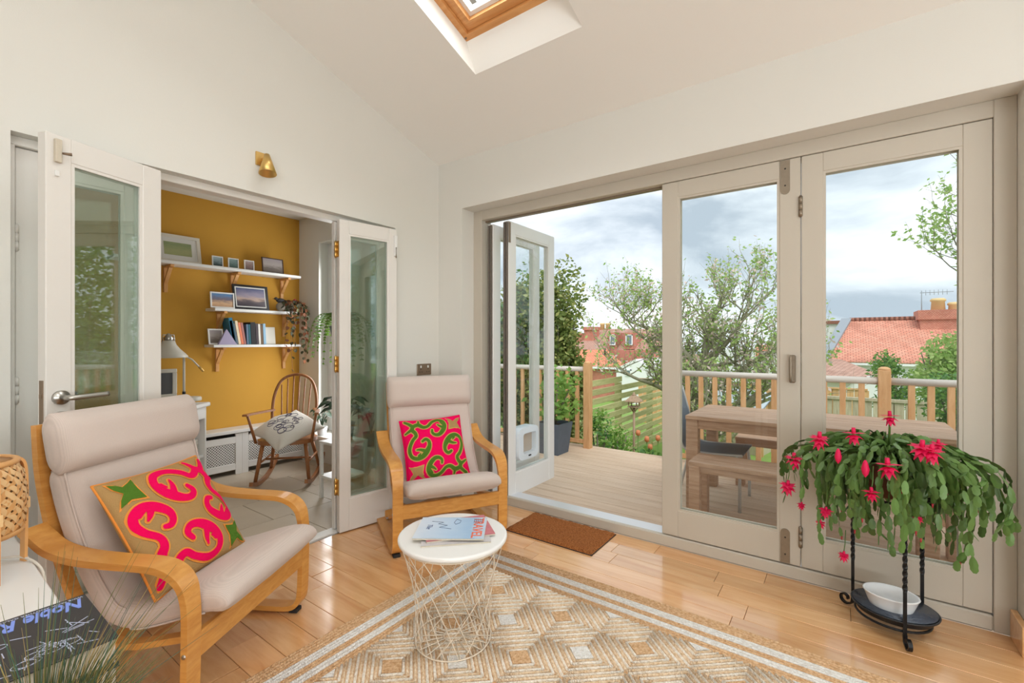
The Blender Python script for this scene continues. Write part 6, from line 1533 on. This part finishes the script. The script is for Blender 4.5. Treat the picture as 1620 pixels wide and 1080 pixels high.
# party parapet to the left of the roof
p_ = pr(1296, 507, yr)
MB().add([(d.x-1.3, yr+0.3, d.z-1), (a.x-0.15, yr+0.3, d.z-1), (a.x-0.1, yr+0.3, a.z-0.12), (d.x-1.3, yr+0.3, a.z-0.12), (d.x-1.3, yr+0.8, d.z-1), (a.x-0.15, yr+0.8, d.z-1), (a.x-0.1, yr+0.8, a.z-0.12), (d.x-1.3, yr+0.8, a.z-0.12)], [(0, 1, 2, 3), (7, 6, 5, 4), (3, 2, 6, 7), (1, 5, 6, 2), (0, 3, 7, 4)]).build('parapet_wall', 'render_white', h1)
B((d.x-1.3, yr+0.2, a.z-0.12), (a.x-0.15, yr+0.9, a.z+0.02)).build('coping', 'roof_red', h1)
k0 = pr(1456, 530, 23.2); k1 = pr(1524, 490, 23.2)
chm = BU((k0.x, 23.2, a.z-1.6), (k1.x+0.6, 24.4, pr(1480, 497, 23.2).z), 'chimney', 'brick_red', h1)
BU((k0.x-0.07, 23.12, pr(1480, 505, 23.2).z), (k0.x+1.1, 24.48, pr(1480, 490, 23.2).z), 'chimney_cap', 'brick_red', h1)
cyl_pot(h1, pr(1484, 480, 23.8).x, 23.8, pr(1480, 490, 23.2).z-0.05, 0.52, 0.23); cyl_pot(h1, pr(1510, 480, 23.8).x, 23.8, pr(1480, 490, 23.2).z-0.2, 0.5, 0.2)
ae = pr(1458, 490, 23.6); mb = MB(); mb.tube([(ae.x, 23.6, ae.z-0.3), (ae.x, 23.6, ae.z+0.72)], 0.018, 6); mb.tube([(ae.x-0.05, 23.6, ae.z+0.66), (ae.x+0.9, 23.6, ae.z+0.66)], 0.012, 5)
for k in range(7): mb.tube([(ae.x+0.12*k, 23.6, ae.z+0.56), (ae.x+0.12*k, 23.6, ae.z+0.76)], 0.007, 4)
mb.build('aerial', 'lead', h1)
win(h1, pr(1424, 600, ye).x, pr(1440, 600, ye).x, ye+0.25, pr(1430, 640, ye).z, pr(1430, 598, ye).z)
# lean-to
h2 = thing('house_annexe', 'low white annexe with a brown tiled roof', 'house', (0, 0, 0))
e0 = pr(1296, 594, 17.5); e1 = pr(1340, 598, 17.5); e2 = pr(1392, 592, 18.6); e3 = pr(1330, 568, 20.0); e4 = pr(1290, 566, 20.0)
uv_plan(slab(MB(), [e0, e1, e2, e3, e4]).build('roof', 'roof_brown', h2))
BU((e0.x-0.5, 17.9, -3), (e2.x-0.15, 18.1, e0.z-0.1), 'wall', 'render_white', h2)
BU((e2.x-0.35, 18.1, -3), (e2.x-0.15, 20.4, e0.z), 'wall', 'render_white', h2)
# white gable house behind the apple tree
h3 = thing('house', 'white gabled house behind the apple tree', 'house', (0, 0, 0)); yg = 24.5
g0, g1, g2_, g3_ = pr(1158, 600, yg), pr(1262, 600, yg), pr(1262, 566, yg), pr(1205, 558, yg)
mb = MB(); poly = [(g0.x, -3.0), (g1.x, -3.0), (g1.x, pr(1262, 575, yg).z), (pr(1212, 556, yg).x, pr(1212, 556, yg).z), (g0.x, pr(1158, 595, yg).z)]
n5 = len(poly); mb.add([(x, yg, z) for x, z in poly]+[(x, yg+3, z) for x, z in poly], [tuple(range(n5)), tuple(range(2*n5-1, n5-1, -1))]+[(i, n5+i, n5+(i+1) % n5, (i+1) % n5) for i in range(n5)]).build('wall', 'render_white', h3)
q0, q1, q2_, q3 = pr(1080, 592, 26), pr(1140, 592, 26), pr(1128, 560, 28), pr(1076, 560, 28)
uv_plan(slab(MB(), [q0, q1, q2_, q3]).build('roof', 'roof_brown', h3)); BU((q0.x, 26.2, -3), (q1.x, 26.4, q0.z-0.05), 'wall', 'render_white', h3)
uv_plan(slab(MB(), [pr(1195, 560, 27), pr(1300, 560, 27), pr(1300, 545, 30), pr(1195, 545, 30)]).build('roof', 'roof_orange', h3))
BU((pr(1130, 560, 32).x, 32, -3), (pr(1330, 560, 32).x, 34, pr(1200, 552, 32).z), 'far_wall', 'render_white', h3)
uv_plan(slab(MB(), [pr(1060, 566, 33), pr(1250, 566, 33), pr(1250, 556, 36), pr(1060, 556, 36)]).build('far_roof', 'lead', h3))
win(h3, pr(1176, 590, yg).x, pr(1190, 590, yg).x, yg, pr(1180, 598, yg).z, pr(1180, 574, yg).z)
# brick houses on the left
h4 = thing('house', 'red brick house with an orange tiled extension roof', 'house', (0, 0, 0)); y4 = 24.0
r0, r1, r2_, r3_ = pr(895, 577, y4), pr(992, 574, y4), pr(960, 553, y4+2.6), pr(895, 553, y4+2.6); r1.z = r0.z
uv_plan(slab(MB(), [r0, r1, r2_, r3_]).build('roof', 'roof_orange', h4))
BU((r0.x, y4+0.25, -3), (pr(975, 580, y4).x, y4+0.45, r0.z-0.1), 'wall', 'brick_red', h4)
B((r0.x, y4-0.02, r0.z-0.16), (r1.x, y4+0.1, r0.z-0.04)).build('gutter', 'render_white', h4)
u0, u1, u2_, u3_ = pr(908, 552, y4+3.2), pr(962, 552, y4+3.2), pr(958, 524, y4+5.5), pr(952, 522, y4+5.5)
uv_plan(slab(MB(), [pr(905, 552, y4+3), pr(1045, 556, y4+3), pr(1045, 520, y4+6), pr(945, 520, y4+6)]).build('main_roof', 'roof_brown', h4))
BU((pr(905, 552, y4+3).x, y4+3.0, -3), (pr(1045, 552, y4+3).x, y4+3.3, pr(950, 553, y4+3).z), 'main_wall', 'brick_red', h4)
BU((pr(905, 540, y4+4.5).x, y4+4.5, 0.5), (pr(932, 540, y4+4.5).x, y4+5.5, pr(920, 527, y4+4.5).z), 'gable_end', 'brick_red', h4)
BU((pr(926, 540, y4+4.4).x, y4+4.2, 0.5), (pr(942, 540, y4+4.4).x, y4+5.0, pr(930, 519, y4+4.4).z), 'chimney', 'brick_red', h4)
BU((pr(925, 540, y4+4.4).x, y4+4.1, pr(930, 522, y4+4.4).z), (pr(943, 540, y4+4.4).x, y4+5.1, pr(930, 517, y4+4.4).z), 'chimney_cap', 'brick_red', h4)
for uu in (953, 962): cyl_pot(h4, pr(uu, 520, y4+6).x, y4+6, pr(955, 521, y4+6).z-0.05, 0.5, 0.18)
BU((pr(962, 540, y4+3.2).x, y4+3.1, pr(962, 552, y4+3.2).z), (pr(976, 540, y4+3.2).x, y4+5.0, pr(962, 526, y4+3.2).z), 'dormer', 'brick_red', h4)
win(h4, pr(965, 540, y4+3.05).x, pr(974, 540, y4+3.05).x, y4+3.05, pr(965, 546, y4+3.05).z, pr(965, 529, y4+3.05).z)
BU((pr(988, 540, y4+3.2).x, y4+3.1, pr(988, 552, y4+3.2).z), (pr(1004, 540, y4+3.2).x, y4+5.0, pr(988, 526, y4+3.2).z), 'dormer', 'brick_red', h4)
win(h4, pr(990, 540, y4+3.05).x, pr(1001, 540, y4+3.05).x, y4+3.05, pr(990, 546, y4+3.05).z, pr(990, 529, y4+3.05).z)
MB().tube([tuple(pr(957, 562, y4+1)), tuple(pr(957, 551, y4+1))], 0.06, 8).build('flue', 'black_plastic', h4)
ww = [pr(975, 610, y4-1), pr(1022, 610, y4-1), pr(1022, 578, y4-1), pr(1005, 568, y4-1), pr(975, 582, y4-1)]
mb = MB(); mb.add([(p.x, y4-1, p.z if p.z > -1 else -3) for p in ww]+[(p.x, y4+3, p.z if p.z > -1 else -3) for p in ww], [(0, 1, 2, 3, 4), (9, 8, 7, 6, 5)]+[(i, 5+i, 5+(i+1) % 5, (i+1) % 5) for i in range(5)]).build('white_gable', 'render_white', h4)
win(h4, pr(990, 590, y4-1).x, pr(999, 590, y4-1).x, y4-1, pr(990, 594, y4-1).z, pr(990, 584, y4-1).z)
# corrugated shed roof under the tree
sd = thing('shed', 'low garden shed with a grey corrugated roof', 'shed', (0, 0, 0)); ys = 11.0
c0, c1, c2_, c3 = pr(1112, 628, ys), pr(1210, 643, ys), pr(1224, 625, ys+1.6), pr(1150, 610, ys+1.6)
c0 = pr(1113, 630, ys+0.2); c1 = pr(1208, 646, ys-0.6); c2_ = pr(1226, 624, ys+0.6); c3 = pr(1150, 608, ys+1.4)
mb = MB(); nC = 40; vs = []; fs = []
for i in range(nC+1):
    f = i/nC; p = c0.lerp(c1, f); q = c3.lerp(c2_, f); o_ = 0.015*sin(f*nC*pi/2)
    for e in (p, q): vs += [e+Vector((0, 0, o_)), e+Vector((0, 0, o_-0.025))]
for i in range(nC): k = i*4; fs += [(k, k+4, k+6, k+2), (k+1, k+3, k+7, k+5), (k, k+1, k+5, k+4), (k+2, k+6, k+7, k+3)]
mb.add(vs, fs).build('roof', 'corrugated', sd)
ctr = (c0+c1+c2_+c3)/4
for nm, p in (('post', c0), ('post', c1), ('post', c2_), ('post', c3)):
    q = p.lerp(ctr, 0.12); B((q.x-0.05, q.y-0.05, gz(q.x, q.y)-0.2), (q.x+0.05, q.y+0.05, q.z-0.04)).build('post', 'fence_orange', sd)
for (p, q) in ((c0, c1), (c1, c2_), (c3, c0)):
    p2 = p.lerp(ctr, 0.1); q2 = q.lerp(ctr, 0.1); mb = MB(); zb = gz(p2.x, p2.y)-0.2
    mb.add([(p2.x, p2.y, zb), (q2.x, q2.y, zb), (q2.x, q2.y, q2.z-0.35), (p2.x, p2.y, p2.z-0.35), (p2.x, p2.y+0.03, zb), (q2.x, q2.y+0.03, zb), (q2.x, q2.y+0.03, q2.z-0.35), (p2.x, p2.y+0.03, p2.z-0.35)], [(0, 1, 2, 3), (7, 6, 5, 4), (3, 2, 6, 7), (0, 3, 7, 4), (1, 5, 6, 2)]).build('wall', 'fence_grey', sd)
